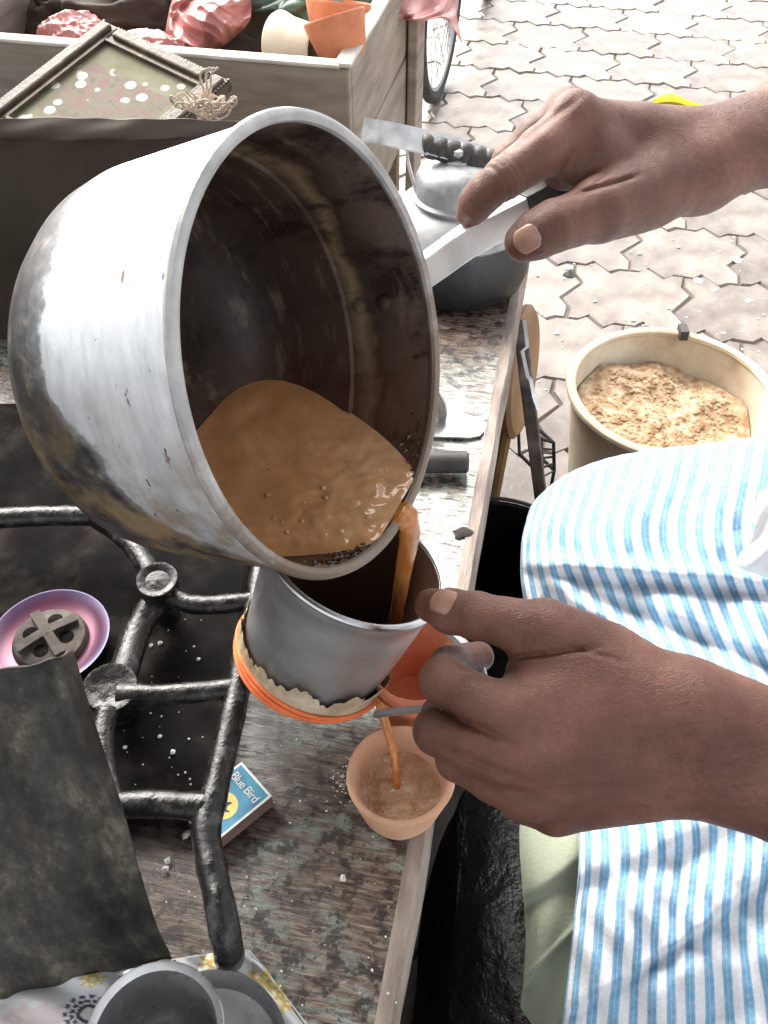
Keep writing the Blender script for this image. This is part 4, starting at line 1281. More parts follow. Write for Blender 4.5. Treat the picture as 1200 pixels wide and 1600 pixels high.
# unseen dark board added on the left to keep light off the stove
sb = empty('shade_board', (-.60, .45, .6))
bevel(MB().box((-.612, .42, .79), (.010, .42, .188)).build('board', 'dark_board', sb, False))
bevel(MB().box((-.596, .42, .965), (.006, .42, .012)).build('batten', 'dark_board', sb, False))
tag(sb, 'dark board added out of view to shade the stove from the left', 'board')

# ================================================================== matchbox
m0, m1 = PZ(425, 1243, .6155), PZ(378, 1190, .6155)
mx = (m0 - m1); mx.z = 0; mx.normalize()
my = Vector((-mx.y, mx.x, 0))
mcen = (m0 + m1) / 2 - my * .0265
mcen.z = .6008
MM = Matrix.Identity(4)
for i in range(3):
    MM[i][0], MM[i][1], MM[i][2], MM[i][3] = mx[i], my[i], (0, 0, 1)[i], mcen[i]
mb_ = empty('matchbox', mat=MM)
tag(mb_, 'blue and yellow matchbox with a bird print beside the iron grate', 'matchbox')
W2, H2, TH = .0178, .0265, .0142
bevel(MB().box((0, 0, TH / 2), (W2, H2, TH / 2)).build('sleeve', 'box_side', mb_, False, False), .0006)
bevel(MB().box((0, 0, TH + .0002), (W2 - .0002, H2 - .0002, .0003)).build('border', 'box_white', mb_, False, False), .0002)
MB().box((0, 0, TH + .0006), (W2 - .002, H2 - .002, .0002)).build('label_panel', 'box_blue', mb_, False, False)
MB().lathe([(.0005, TH + .0011), (.0102, TH + .0011), (.0104, TH + .0008)], 40, Matrix.Translation((.0005, -.003, 0)), wob=.01).build('sun_disc', 'box_yellow', mb_, world=False)
bird = [(-.0075, .0018), (-.0045, .0006), (-.0020, .0012), (.0010, .0052), (.0030, .0062), (.0022, .0022), (.0035, .0002), (.0075, .0012), (.0040, -.0018), (.0012, -.0026), (-.0015, -.0050), (-.0030, -.0058), (-.0020, -.0025), (-.0046, -.0008)]
mesh_obj('bird_print', [(x + .0005, y - .003, TH + .00135) for x, y in bird], [tuple(range(len(bird) - 1, -1, -1))], 'ink', mb_, False, False)
fc_ = bpy.data.curves.new('lettering', 'FONT')
fc_.body = 'Blue Bird'
fc_.size = .0086
fc_.align_x = 'CENTER'
fc_.space_character = .92
fc_.extrude = .0001
fo = bpy.data.objects.new('lettering_curve', fc_)
COL.objects.link(fo)
bpy.context.view_layer.update()
dgp = bpy.context.evaluated_depsgraph_get()
tme = bpy.data.meshes.new_from_object(fo.evaluated_get(dgp))
bpy.data.objects.remove(fo)
to = bpy.data.objects.new('lettering', tme)
COL.objects.link(to)
tme.materials.clear(); tme.materials.append(MATS['box_white'])
to.parent = mb_
to.location = (0, .0135, TH + .0011)
to.scale = (.95, 1.05, 1)

# ================================================================== printed sheet, tumbler, bowl
net = [[(-120, 1560, .548), (0, 1546, .545), (120, 1526, .546), (250, 1502, .555), (330, 1490, .56), (384, 1484, .562), (392, 1490, .566)],
       [(-120, 1600, .528), (0, 1590, .528), (130, 1572, .534), (255, 1545, .545), (345, 1530, .548), (410, 1522, .552), (424, 1524, .556)],
       [(-120, 1660, .515), (0, 1655, .515), (140, 1640, .52), (270, 1618, .53), (370, 1600, .535), (455, 1590, .538), (474, 1592, .545)],
       [(-120, 1740, .505), (0, 1735, .505), (150, 1722, .508), (290, 1705, .512), (400, 1690, .517), (510, 1672, .522), (530, 1675, .527)],
       [(-120, 1850, .49), (0, 1846, .49), (160, 1840, .492), (310, 1825, .495), (440, 1810, .498), (570, 1790, .503), (595, 1790, .507)]]
ps = net_surface('printed_sheet', net, 150, 240, 'printed_sheet', None,
    lambda a, S, T: np.dstack([a[..., 0], a[..., 1], np.minimum(a[..., 2] - .002 - .005 * np.abs(np.sin(S * 2.4 + T * 1.3)) * (T < 3.9) - .0025 * np.sin(S * 7 - T * 4), 9)]), .0006)
tag(ps, 'crumpled white sheet printed with yellow flowers and dotted rosettes', 'sheet')
vco = np.empty(len(ps.data.vertices) * 3); ps.data.vertices.foreach_get('co', vco); vco = vco.reshape(-1, 3)
colr = np.tile(np.array([.58, .59, .60]), (len(vco), 1))
def pxof(v):
    y, z = v[:, 1], v[:, 2] - CAMZ
    dd = y * _c - z * _s
    return np.stack([600 + FPX * v[:, 0] / dd, 800 - FPX * (y * _s + z * _c) / dd], 1)
pp = pxof(vco)
def rosette(cx, cy, r0, rings, col, sq=.75, dots=15):
    dx, dy = (pp[:, 0] - cx), (pp[:, 1] - cy) / sq
    rr = np.hypot(dx, dy); th = np.arctan2(dy, dx)
    for k in range(rings):
        rc = r0 * (1 - .27 * k)
        nd = dots
        ph = (th * nd / (2 * np.pi) + .5 * k) % 1 - .5
        hit = (np.abs(rr - rc) < r0 * .095) & (np.abs(ph) * 2 * np.pi / nd * rc < r0 * .115)
        colr[hit] = col
def flower(cx, cy, rx, ry, rot):
    c_, s_ = math.cos(rot), math.sin(rot)
    dx, dy = pp[:, 0] - cx, pp[:, 1] - cy
    x, y = (c_ * dx + s_ * dy) / rx, (-s_ * dx + c_ * dy) / ry
    rr = np.hypot(x, y); th = np.arctan2(y, x)
    w = rr < .82 + .18 * np.cos(th * 7)
    colr[w] = [.55, .42, .13]
    ph = (th * 9 / (2 * np.pi)) % 1 - .5
    colr[(np.abs(rr - .62) < .12) & (np.abs(ph) < .3)] = [.78, .72, .50]
    colr[rr < .25] = [.72, .66, .45]
rosette(140, 1585, 38, 3, [.045, .05, .075])
rosette(250, 1505, 24, 2, [.05, .05, .07], .55, 11)
rosette(205, 1520, 20, 2, [.05, .05, .07], .55, 9)
rosette(20, 1660, 40, 3, [.045, .05, .075])
flower(340, 1508, 34, 17, .25); flower(408, 1545, 34, 30, .6); flower(435, 1568, 24, 22, .4); flower(145, 1530, 22, 13, -.2)
flower(480, 1650, 40, 30, .3); flower(70, 1700, 40, 30, .3)
pk = (np.hypot((pp[:, 0] - 60) / 70, (pp[:, 1] - 1588) / 22) < .8 + .3 * np.sin(pp[:, 0] * .21) * np.cos(pp[:, 1] * .3))
colr[pk & (colr[:, 0] > .5)] = [.55, .47, .48]
at = ps.data.color_attributes.new('print', 'FLOAT_COLOR', 'POINT')
at.data.foreach_set('color', np.hstack([colr, np.ones((len(colr), 1))]).reshape(-1))

tc_ = P(240, 1618, .452)
tb = empty('steel_tumbler', (tc_.x, tc_.y, .6))
TT = Matrix.Translation((tc_.x, tc_.y, .606))
hh = tc_.z - .606
MB().lathe([(.0005, .003), (.022, .003), (.0255, .02), (.0318, hh - .004), (.0345, hh - .001), (.0352, hh), (.0358, hh - .001), (.0350, hh - .004), (.0335, hh - .006), (.027, .02), (.024, .001), (.0225, 0), (.0005, 0)], 64, TT).build('wall', 'tumbler_steel', tb)
tag(tb, 'small steel tumbler standing on the printed sheet', 'tumbler')
bw_c = P(322, 1655, .492)
bl_ = empty('steel_bowl', (bw_c.x, bw_c.y, .605))
hh2 = bw_c.z - .607
MB().lathe([(.0005, .002), (.028, .002), (.040, .010), (.0435, hh2 - .003), (.046, hh2), (.0468, hh2 - .0005), (.0450, hh2 - .004), (.0412, .009), (.029, .0006), (.0005, 0)], 72, Matrix.Translation((bw_c.x, bw_c.y, .607))).build('wall', 'tumbler_steel', bl_)
tag(bl_, 'shallow steel bowl behind the tumbler on the printed sheet', 'bowl')

# ================================================================== clay cups on the counter
c1 = PZ(626, 1207, .657)
cup('clay_cup', Tz((c1.x, c1.y, .6006)), .056, .0358, .0225, 'clay_pale', 'pale clay cup on the counter edge being filled with milky tea', seed=1)
zt_ = .6006 + .034
tv = [Vector((c1.x, c1.y, zt_ + .001))]
tf = []
for j in range(1, 11):
    for k in range(48):
        th = 2 * math.pi * k / 48
        r_ = .0282 * j / 10
        tv.append(Vector((c1.x + r_ * math.cos(th), c1.y + r_ * math.sin(th), zt_ + .0012 * math.sin(j * 1.5) * math.exp(-j / 5) + .0006 * mnoise.noise(Vector((r_ * math.cos(th) * 120, r_ * math.sin(th) * 120, 1))) + (.0008 if j == 10 else 0))))
for k in range(48):
    tf.append((0, 1 + k, 1 + (k + 1) % 48))
for j in range(9):
    for k in range(48):
        tf.append((1 + j * 48 + k, 1 + j * 48 + 48 + k, 1 + j * 48 + 48 + (k + 1) % 48, 1 + j * 48 + (k + 1) % 48))
tag(mesh_obj('tea', tv, tf, 'tea_foam'), 'frothy milky tea inside the clay cup on the counter edge', 'tea')
c2 = PZ(648, 1045, .660)
cup('clay_cup', Tz((c2.x, c2.y, .6006)), .058, .0365, .0225, 'clay_red', 'lower orange clay cup of the nested stack behind the strainer mug', 'stacked clay cups', seed=4)
cup('clay_cup', Tz((c2.x + .0006, c2.y, .6155), .6), .058, .0365, .0225, 'clay_red', 'upper orange clay cup of the nested stack behind the strainer mug', 'stacked clay cups', seed=5)

# ================================================================== strainer mug
mr = Vector((-.0175, .3734, .7536))
max_ = Vector((.359, .178, .916)).normalized()
MGM = frame_from(mr, max_, (1, 0, 0))
mug = empty('strainer_mug', mat=MGM)
tag(mug, 'grey metal strainer mug with cloth base tied by orange elastic, held by the lower hand', 'mug')
RM, HM = .0625, .106
MB().lathe([(RM - .0040, -.0002), (RM - .0012, -.001), (RM - .0012, -.004), (RM - .0030, -.008), (RM - .0040, -.020), (RM - .0060, -.045), (RM - .0085, -.070), (RM - .0115, -.090), (RM - .018, -.1000), (RM - .028, -HM)], 72).build('body', 'mug_metal', mug, world=False)
MB().lathe([(RM - .0044, -.0002), (RM - .0050, -.010), (RM - .0080, -.045), (RM - .0105, -.070), (RM - .0135, -.090), (RM - .03, -HM + .003), (.0005, -HM + .003)], 72).build('inside', 'mug_inside', mug, world=False)
MB().lathe([(RM - .0015 + .0024 * math.cos(t * math.pi / 5), .0005 + .0024 * math.sin(t * math.pi / 5)) for t in range(10)], 96, close=True).build('rim', 'steel', mug, world=False)
# filter cloth gathered round the base
fv, ff = [], []
nr_, na_ = 15, 200
for j in range(nr_):
    t = j / (nr_ - 1)
    for k in range(na_):
        th = 2 * math.pi * k / na_
        fr_ = mnoise.noise(Vector((math.cos(th) * 7, math.sin(th) * 7, 3))) + .6 * math.sin(th * 23 + 2 * math.sin(th * 5))
        if t < .45:       # ragged top hem standing off the wall
            u = t / .45
            rag = mnoise.noise(Vector((math.cos(th) * 3.1, math.sin(th) * 3.1, 8))) + .7 * mnoise.noise(Vector((math.cos(th) * 13, math.sin(th) * 13, 1))) + .35 * mnoise.noise(Vector((math.cos(th) * 40, math.sin(th) * 40, 1)))
            r_ = RM - .0090 + .0042 * (1 - u) * (.5 + max(-.4, rag)) + .0004 * math.sin(th * 37 + 3 * math.sin(th * 4)) * (1 - u) + .0012
            z = -.076 - .018 * u + (1 - u) * .0125 * rag
        else:
            u = (t - .45) / .55
            r_ = (RM - .0090 + .0012) * (1 - u) ** .5 + .0005 + .0010 * math.sin(th * 37 + 3 * math.sin(th * 4)) * (1 - u)
            z = -.094 - .019 * math.sin(u * math.pi / 2)
        fv.append((r_ * math.cos(th), r_ * math.sin(th), z))
for j in range(nr_ - 1):
    for k in range(na_):
        ff.append((j * na_ + k, j * na_ + (k + 1) % na_, j * na_ + na_ + (k + 1) % na_, j * na_ + na_ + k))
mesh_obj('filter_cloth', fv, ff, 'filter_cloth', mug, world=False)
for k, (dz, rr) in enumerate(((-.0925, .0014), (-.0948, .0016), (-.0972, .0014))):
    q = []
    for a in range(73):
        th = 2 * math.pi * a / 72
        q.append(Vector(((RM - .0066 + .0006 * math.sin(th * 3 + k)) * math.cos(th), (RM - .0066 + .0006 * math.sin(th * 3 + k)) * math.sin(th), dz + .0013 * math.sin(th * 2 + k * 1.3))))
    MB().tube(q, rr, 8, caps=False).build('elastic_band', 'elastic', mug, world=False)
# strap handle: from the rim on the right, out and back to the base
MI = MGM.inverted()
hw = [P(672, 962, .545), P(705, 990, .525), P(738, 1022, .512), P(752, 1060, .508), P(735, 1092, .512), P(690, 1104, .525), P(630, 1110, .560), P(588, 1115, .585)]
MB().tube([MI @ p for p in crv(hw, 48)], .0036, 12, up=MI.to_3x3() @ Vector((0, .2, 1)), aspect=.6).build('handle', 'mug_metal', mug, world=False)
hw2 = [P(586, 1118, .582), P(630, 1113, .558), P(690, 1107, .523), P(715, 1100, .517)]
MB().tube([MI @ p for p in crv(hw2, 16)], .0016, 8).build('handle_bead', 'steel', mug, world=False)

# ================================================================== saucepan
PC = Vector((-0.02866, 0.38353, 0.91316)); PN = Vector((0.85687, -0.37375, 0.35508)).normalized()
dn = Vector((0, 0, -1)); dn = (dn - PN * dn.dot(PN)).normalized()
PM = frame_from(PC, PN, dn.cross(PN))
pan = empty('saucepan', mat=PM)
tag(pan, 'big dented aluminium saucepan tipped to pour tea, burnt black at the base', 'saucepan')
HP = .142
RO = .118
outp = [(RO, -.002), (RO - .0008, -.02), (RO - .003, -.06), (RO - .005, -HP + .044), (RO - .0085, -HP + .028), (RO - .016, -HP + .014), (RO - .027, -HP + .005), (RO - .042, -HP + .0005), (RO - .055, -HP), (.0005, -HP)]
MB().lathe(outp, 128, wob=.0022, seed=2).build('outer_wall', 'pan_outside', pan, world=False)
inp = [(RO - .0022, -.001), (RO - .003, -.02), (RO - .005, -.058), (RO - .0068, -.060), (RO - .0078, -HP + .046), (RO - .0112, -HP + .030), (RO - .0185, -HP + .0165), (RO - .029, -HP + .0078), (RO - .043, -HP + .003), (RO - .055, -HP + .0025), (.0005, -HP + .0025)]
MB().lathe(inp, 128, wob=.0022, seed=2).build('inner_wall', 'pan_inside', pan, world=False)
MB().lathe([(RO - .0004 + .0036 * math.cos(t * math.pi / 5), .0008 + .0034 * math.sin(t * math.pi / 5)) for t in range(10)], 128, close=True, wob=.0022, seed=2).build('rim', 'pan_rim', pan, world=False)
# handle: folded flat bar riveted to the far wall
hA, hB, hC = P(640, 440, .592), P(735, 374, .580), P(905, 284, .590)
PI_ = PM.inverted()
rv = PI_ @ P(592, 487, .55)
th0 = math.atan2(rv.y, rv.x)
hW = PM @ Vector((math.cos(th0) * (RO + .004), math.sin(th0) * (RO + .004), -.036))
hnd = MB().bar(crv([hW, hA.lerp(hW, .25), hA.lerp(hB, .5), hB, hB.lerp(hC, .5), hC], 36), .0125, .0200, (-.35, .10, .93))
hnd = hnd.build('handle', 'handle_metal', pan, False)
bevel(hnd, .0012)
bevel(MB().bar(crv([hB.lerp(hC, .50), hB.lerp(hC, .75), hC, hC + (hC - hB) * .08], 16), .0150, .0225, (-.35, .10, .93)).build('grip', 'black_wrap', pan, False), .003)
for k in (-1, 1):
    th = th0 + k * .0 ; z = -.030 if k < 0 else -.048
    d = Vector((math.cos(th), math.sin(th), 0))
    MB().lathe([(.0005, .0035), (.003, .003), (.0052, .0012), (.0056, -.001)], 16, frame_from(d * (RO - .0042) + Vector((0, 0, z)), -d, (0, 0, 1))).build('rivet', 'pan_inside', pan, world=False)
# bracket plate between wall and handle
bp0 = d * (RO + .0005) + Vector((0, 0, -.036))
MB().bar([bp0 + Vector((0, 0, -.02)), bp0 + Vector((0, 0, .02))], .03, .004, d).build('bracket', 'handle_metal', pan, False, False)

# tea lying in the tipped pan
low = PC + dn * (RO - .002)
zl = low.z + .0045
c0 = low + Vector((-.045, .018, 0)); c0.z = zl
def inside(p):
    q = PI_ @ p
    if q.z > .0005 or q.z < -HP + .0035:
        return False
    r_ = math.hypot(q.x, q.y)
    zs = [(-.001, RO - .0026), (-.058, RO - .0056), (-HP + .046, RO - .0084), (-HP + .030, RO - .0118), (-HP + .0165, RO - .0191), (-HP + .0078, RO - .0296), (-HP + .003, RO - .0436)]
    for (za, ra), (zb_, rb_) in zip(zs, zs[1:]):
        if zb_ <= q.z <= za:
            return r_ < ra + (rb_ - ra) * (za - q.z) / (za - zb_)
    return r_ < RO - .0024
tv, tf = [c0.copy()], []
NA, NR = 120, 24
for k in range(NA):
    th = 2 * math.pi * k / NA
    d = Vector((math.cos(th), math.sin(th), 0))
    a, b = 0, .3
    for _ in range(28):
        mmid = (a + b) / 2
        if inside(c0 + d * mmid): a = mmid
        else: b = mmid
    for j in range(1, NR + 1):
        p = c0 + d * a * j / NR
        p.z += (.0014 * mnoise.noise(p * 60) + .0007 * mnoise.noise(p * 170)) * (1 if j < NR else .2)
        tv.append(p)
for k in range(NA):
    k2 = (k + 1) % NA
    tf.append((0, 1 + k * NR, 1 + k2 * NR))
    for j in range(NR - 1):
        tf.append((1 + k * NR + j, 1 + k * NR + j + 1, 1 + k2 * NR + j + 1, 1 + k2 * NR + j))
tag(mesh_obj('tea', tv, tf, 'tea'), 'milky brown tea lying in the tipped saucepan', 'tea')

# the stream of tea, from the pan lip down into the mug
def stream(pts, radii, label, flat=None, n=48, asp=1.0):
    c = crv(pts, n)
    rr = np.interp(np.linspace(0, 1, n), np.linspace(0, 1, len(radii)), radii)
    rr = [r_ * (1 + .07 * mnoise.noise(Vector((k * .35, r_ * 90, 2)))) for k, r_ in enumerate(rr)]
    o = MB().tube(c, rr, 16, up=flat or (1, 0, 0), aspect=asp).build('tea_stream', 'tea_jet')
    return tag(o, label, 'tea', 'falling tea')
lipw = PC + dn * (RO + .001)
OUT = Vector((dn.x, dn.y, 0)).normalized()
UPS = []
for k in range(48):
    t = min(1, max(0, (k / 47 - .12) / .14))
    UPS.append(Vector((0, 0, 1)).lerp(OUT, t))
stream([lipw + OUT * -.016 + Vector((0, 0, -.0015)), lipw + OUT * -.006 + Vector((0, 0, .0022)), lipw + OUT * .0015 + Vector((0, 0, .0028)), lipw + OUT * .0055 + Vector((0, 0, -.0025)), lipw + OUT * .0060 + Vector((0, 0, -.018)), lipw + OUT * .0040 + Vector((-.001, 0, -.05)), lipw + OUT * .0020 + Vector((-.002, 0, -.085)), lipw + Vector((-.003, 0, -.118))],
       [.007, .0105, .0105, .0092, .0078, .0068, .0060, .0056], 'stream of tea falling from the saucepan lip into the strainer mug', flat=UPS, asp=[.30 + .5 * min(1, max(0, (k / 47 - .2) / .35)) for k in range(48)])
# tea leaves and scum left on the wall round the lip
lv_ = MB()
for k in range(420):
    th = math.pi / 2 + rng.gauss(-.22, .40)
    z = -abs(rng.gauss(0, .010)) - .001
    d_ = Vector((math.cos(th), math.sin(th), 0)) * (RO - .0034) + Vector((0, 0, z))
    w_ = PM @ d_
    if w_.z < zl - .004:
        continue
    s_ = rng.uniform(.0006, .0020)
    n_ = PM.to_3x3() @ Vector((-math.cos(th), -math.sin(th), 0))
    a_ = n_.orthogonal().normalized(); b_ = n_.cross(a_)
    ph = rng.uniform(0, 3.14)
    q_ = [w_ + (a_ * math.cos(ph + t * 2.1) * s_ * (1.6 if t % 2 else .8) + b_ * math.sin(ph + t * 2.1) * s_) for t in range(3)] + [w_ + n_ * s_ * .7]
    lv_.add(q_, [(0, 1, 3), (1, 2, 3), (2, 0, 3), (0, 2, 1)])
tag(lv_.build('tea_leaves', 'wet_leaves', smooth=False), 'dark wet tea leaves stuck round the lip inside the saucepan', 'tea leaves', kind='stuff')
# bubbles on the tea near the lip
bu = MB()
for k in range(26):
    p_ = lipw + Vector((rng.uniform(-.085, -.006), rng.uniform(-.02, .045), 0)); p_.z = zl
    if not inside(p_ + Vector((0, 0, .001))):
        continue
    r_ = rng.uniform(.0006, .0021)
    bu.lathe([(r_, -.0006), (r_ * .9, r_ * .06), (r_ * .55, r_ * .2), (.00005, r_ * .28)], 10, Matrix.Translation(p_))
tag(bu.build('tea_bubbles', 'tea_foam'), 'small froth bubbles on the tea in the saucepan', 'froth', kind='stuff')
zb1 = P(597, 1112, .598)
stream([zb1 + Vector((-.002, .004, .004)), zb1, zb1.lerp(Vector((c1.x, c1.y, zt_)), .55) + Vector((.001, 0, .002)), Vector((c1.x - .002, c1.y, zt_ - .001))],
       [.0022, .0032, .0029, .0027], 'thin stream of tea dripping from the strainer mug into the clay cup')

# ================================================================== the person
person = empty('person', (0.55, 0.42, 0))
tag(person, 'person in blue striped cotton cloth pouring tea with both hands', 'person')
def chain(p, joints, k=.004):
    d = None
    for (a, ra), (b, rb) in zip(joints, joints[1:]):
        q = sd_cone(p, a, b, ra, rb)
        d = q if d is None else smin(d, q, k)
    return d
def J(*rows):
    return [(P(x, y, d), r) for x, y, d, r in rows]
def hand_sdf(palm, fingers, bumps=(), creases=(), kp=.013, kf=.009):
    def fn(p):
        d = None
        for ch in palm:
            q = chain(p, ch, .006)
            d = q if d is None else smin(d, q, kp)
        tot = d
        for ch, kk in fingers:
            q = chain(p, ch, .0035)
            tot = smin(tot, smin(d, q, kk), .0012)
        for c, r, k in bumps:
            c = np.asarray(c, np.float32)
            q = np.sqrt(((p - c) ** 2).sum(1)) - r
            tot = smin(tot, q, k)
        for c, ax, w, reach, amp in creases:
            c = np.asarray(c, np.float32); ax = np.asarray(ax, np.float32)
            q = p - c
            s = q @ ax
            rad = (q * q).sum(1)
            tot = tot + amp * np.exp(-(s / w) ** 2) * np.exp(-(rad / reach ** 2) ** 2)
        return tot
    return fn
def crs(a, b, t, offs, w=.0009, reach=.016, amp=.0011):
    """creases across the segment a-b near fraction t, at offsets in metres"""
    a, b = Vector(a), Vector(b)
    ax = (b - a).normalized()
    return [(a.lerp(b, t) + ax * o, ax, w, reach, amp) for o in offs]
def line_crease(a, b, w=.0011, reach=.02, amp=.0022, view=True):
    """a crease running from a to b on the side that faces the camera"""
    a, b = Vector(a), Vector(b)
    run = (b - a).normalized()
    vw = (Vector((0, 0, CAMZ)) - (a + b) / 2).normalized()
    ax = run.cross(vw).normalized()
    return [((a + b) / 2, ax, w, reach, amp)]

# ---- lower (left) hand, holding the mug handle
L_wr1, L_wr2 = (1065, 1112, .470), (1090, 1192, .472)
L_idx, L_mid, L_rng, L_pnk = (786, 1118, .462), (792, 1178, .460), (822, 1232, .468), (868, 1262, .482)
T_mcp = (852, 987, .474)
palmL = [J((*L_wr1, .0235), (*T_mcp[:2], .476, .0150)),
         J((*L_wr1, .0235), (880, 1080, .472, .0215), (*L_idx, .0150)),
         J((*L_wr1, .0225), (*L_mid, .0158)),
         J((*L_wr2, .0225), (*L_rng, .0152)),
         J((*L_wr2, .0225), (*L_pnk, .0140)),
         J((960, 1060, .482, .0230), (900, 1040, .482, .0180), (835, 1050, .480, .0130)),
         J((985, 1175, .478, .0270), (900, 1190, .478, .0250)),
         J((*L_wr1, .0235), (1145, 1132, .468, .0240), (1300, 1192, .462, .0285), (1420, 1236, .458, .031)),
         J((*L_wr2, .0225), (1155, 1218, .470, .0235), (1300, 1266, .466, .0285), (1420, 1300, .462, .031))]
thL = J((940, 1025, .478, .0175), (*T_mcp, .0148), (790, 972, .476, .0128), (744, 962, .482, .0130), (704, 955, .492, .0122), (674, 946, .503, .0098))
ixL = J((*L_idx, .0150), (742, 1094, .464, .0136), (694, 1064, .474, .0128), (704, 1040, .498, .0112), (728, 1034, .512, .0102), (748, 1026, .518, .0090))
mdL = J((*L_mid, .0155), (740, 1166, .462, .0138), (684, 1142, .476, .0128), (690, 1118, .503, .0112), (716, 1112, .519, .0102), (745, 1104, .523, .0092))
rgL = J((*L_rng, .0148), (772, 1214, .470, .0132), (715, 1186, .487, .0118), (718, 1164, .512, .0106), (742, 1154, .527, .0096), (768, 1146, .530, .0088))
pkL = J((*L_pnk, .0132), (822, 1252, .486, .0118), (772, 1226, .502, .0104), (770, 1204, .522, .0094), (792, 1194, .534, .0084), (812, 1188, .536, .0078))
crL = crs(thL[3][0], thL[2][0], 0, (-.006, -.0025, .0012, .005), .0011, .014, .0009)
crL += crs(thL[1][0], thL[2][0], 0.1, (-.007, -.003, .0012, .0052, .0095), .0013, .016, .0014)
crL += line_crease(P(815, 1026, .462), P(915, 1014, .462), .0012, .022, .0030)
crL += line_crease(P(905, 1014, .462), P(960, 1030, .462), .0010, .016, .0012)
crL += line_crease(P(690, 1108, .452), P(770, 1148, .448), .0022, .024, .0026)
crL += line_crease(P(715, 1178, .462), P(800, 1212, .452), .0022, .024, .0026)
crL += line_crease(P(770, 1222, .475), P(850, 1252, .46), .0022, .022, .0022)
crL += line_crease(P(850, 1236, .455), P(980, 1228, .455), .0018, .030, .0010)
for o in (-30, -14, 2, 18):
    crL += line_crease(P(1060 + o, 1130, .45), P(1075 + o, 1210, .45), .0010, .020, .0004)
bumpL = [(P(782, 1116, .4585), .0125, .010), (P(790, 1180, .4555), .0128, .010), (P(822, 1232, .465), .0118, .010)]
fnL = hand_sdf(palmL, [(thL, .012), (ixL, .006), (mdL, .006), (rgL, .006), (pkL, .006)], bumpL, crL)

# ---- upper (right) hand, gripping the pan handle
R_wr1, R_wr2 = (1098, 234, .612), (1092, 270, .600)
R_idx, R_mid, R_rng, R_pnk = (897, 188, .566), (888, 184, .592), (912, 196, .618), (945, 216, .640)
palmR = [J((*R_wr1, .0205), (1000, 216, .592, .0185), (*R_idx, .0150)),
         J((*R_wr1, .0205), (1000, 220, .602, .0180), (*R_mid, .0146)),
         J((*R_wr1, .0205), (*R_rng, .0140)),
         J((*R_wr2, .0225), (*R_pnk, .0135)),
         J((*R_wr2, .0225), (1010, 302, .580, .0215), (935, 326, .557, .0178)),
         J((1010, 285, .585, .0200), (955, 268, .580, .0150), (915, 250, .578, .0120)),
         J((1020, 258, .600, .0250), (950, 235, .610, .0200)),
         J((930, 240, .572, .0170), (880, 262, .572, .0135)),
         J((*R_wr1, .0205), (1150, 212, .617, .0225), (1230, 180, .622, .0262), (1300, 152, .630, .0285), (1420, 118, .640, .031)),
         J((*R_wr2, .0215), (1150, 244, .607, .0232), (1230, 226, .614, .0262), (1300, 212, .622, .0285), (1420, 184, .634, .031))]
thR = J((985, 312, .572, .0195), (935, 330, .553, .0170), (895, 344, .546, .0156), (866, 353, .542, .0156), (838, 367, .542, .0145), (819, 378, .545, .0122))
ixR = J((*R_idx, .0148), (846, 237, .554, .0152), (787, 279, .548, .0132), (760, 300, .553, .0114), (746, 315, .560, .0112), (735, 334, .572, .0092))
mdR = J((*R_mid, .0142), (838, 212, .590, .0126), (796, 252, .596, .0116), (792, 292, .612, .0108), (812, 326, .616, .0100), (838, 338, .612, .0090))
rgR = J((*R_rng, .0136), (866, 220, .622, .0120), (826, 256, .630, .0110), (822, 294, .640, .0102), (842, 322, .636, .0096), (866, 330, .628, .0086))
pkR = J((*R_pnk, .0124), (905, 236, .650, .0108), (870, 262, .656, .0100), (868, 292, .660, .0092), (886, 312, .652, .0084), (904, 316, .644, .0078))
crR = crs(ixR[2][0], ixR[1][0], 0, (-.0065, -.0028, .001, .0048), .0013, .014, .0020)
crR += crs(ixR[4][0], ixR[3][0], 0, (-.0025, .0012), .0011, .012, .0010)
crR += crs(thR[3][0], thR[2][0], 0, (-.0045, -.001, .003), .0012, .015, .0011)
crR += line_crease(P(905, 302, .545), P(985, 278, .55), .0013, .022, .0034)
crR += line_crease(P(912, 262, .545), P(930, 225, .545), .0018, .012, .0020)
crR += line_crease(P(895, 258, .545), P(905, 230, .545), .0014, .011, .0014)
crR += line_crease(P(926, 292, .545), P(955, 262, .545), .0014, .011, .0014)
crR += line_crease(P(812, 225, .552), P(880, 172, .552), .0022, .030, .0016)
bumpR = [(P(898, 178, .561), .0122, .010), (P(889, 170, .588), .0125, .010)]
fnR = hand_sdf(palmR, [(thR, .012), (ixR, .007), (mdR, .006), (rgR, .006), (pkR, .006)], bumpR, crR, kf=.009)

def bounds(chs, m=.04):
    pts = np.array([tuple(a) for ch in chs for a, r in ch])
    return pts.min(0) - m, pts.max(0) + m
HRES = .00125
allv, allf, nv = [], [], 0
for fn, chs in ((fnL, palmL + [thL, ixL, mdL, rgL, pkL]), (fnR, palmR + [thR, ixR, mdR, rgR, pkR])):
    lo, hi = bounds(chs)
    v, q = surface_net(fn, lo, hi, HRES)
    allv.append(v); allf.append(q + nv); nv += len(v)
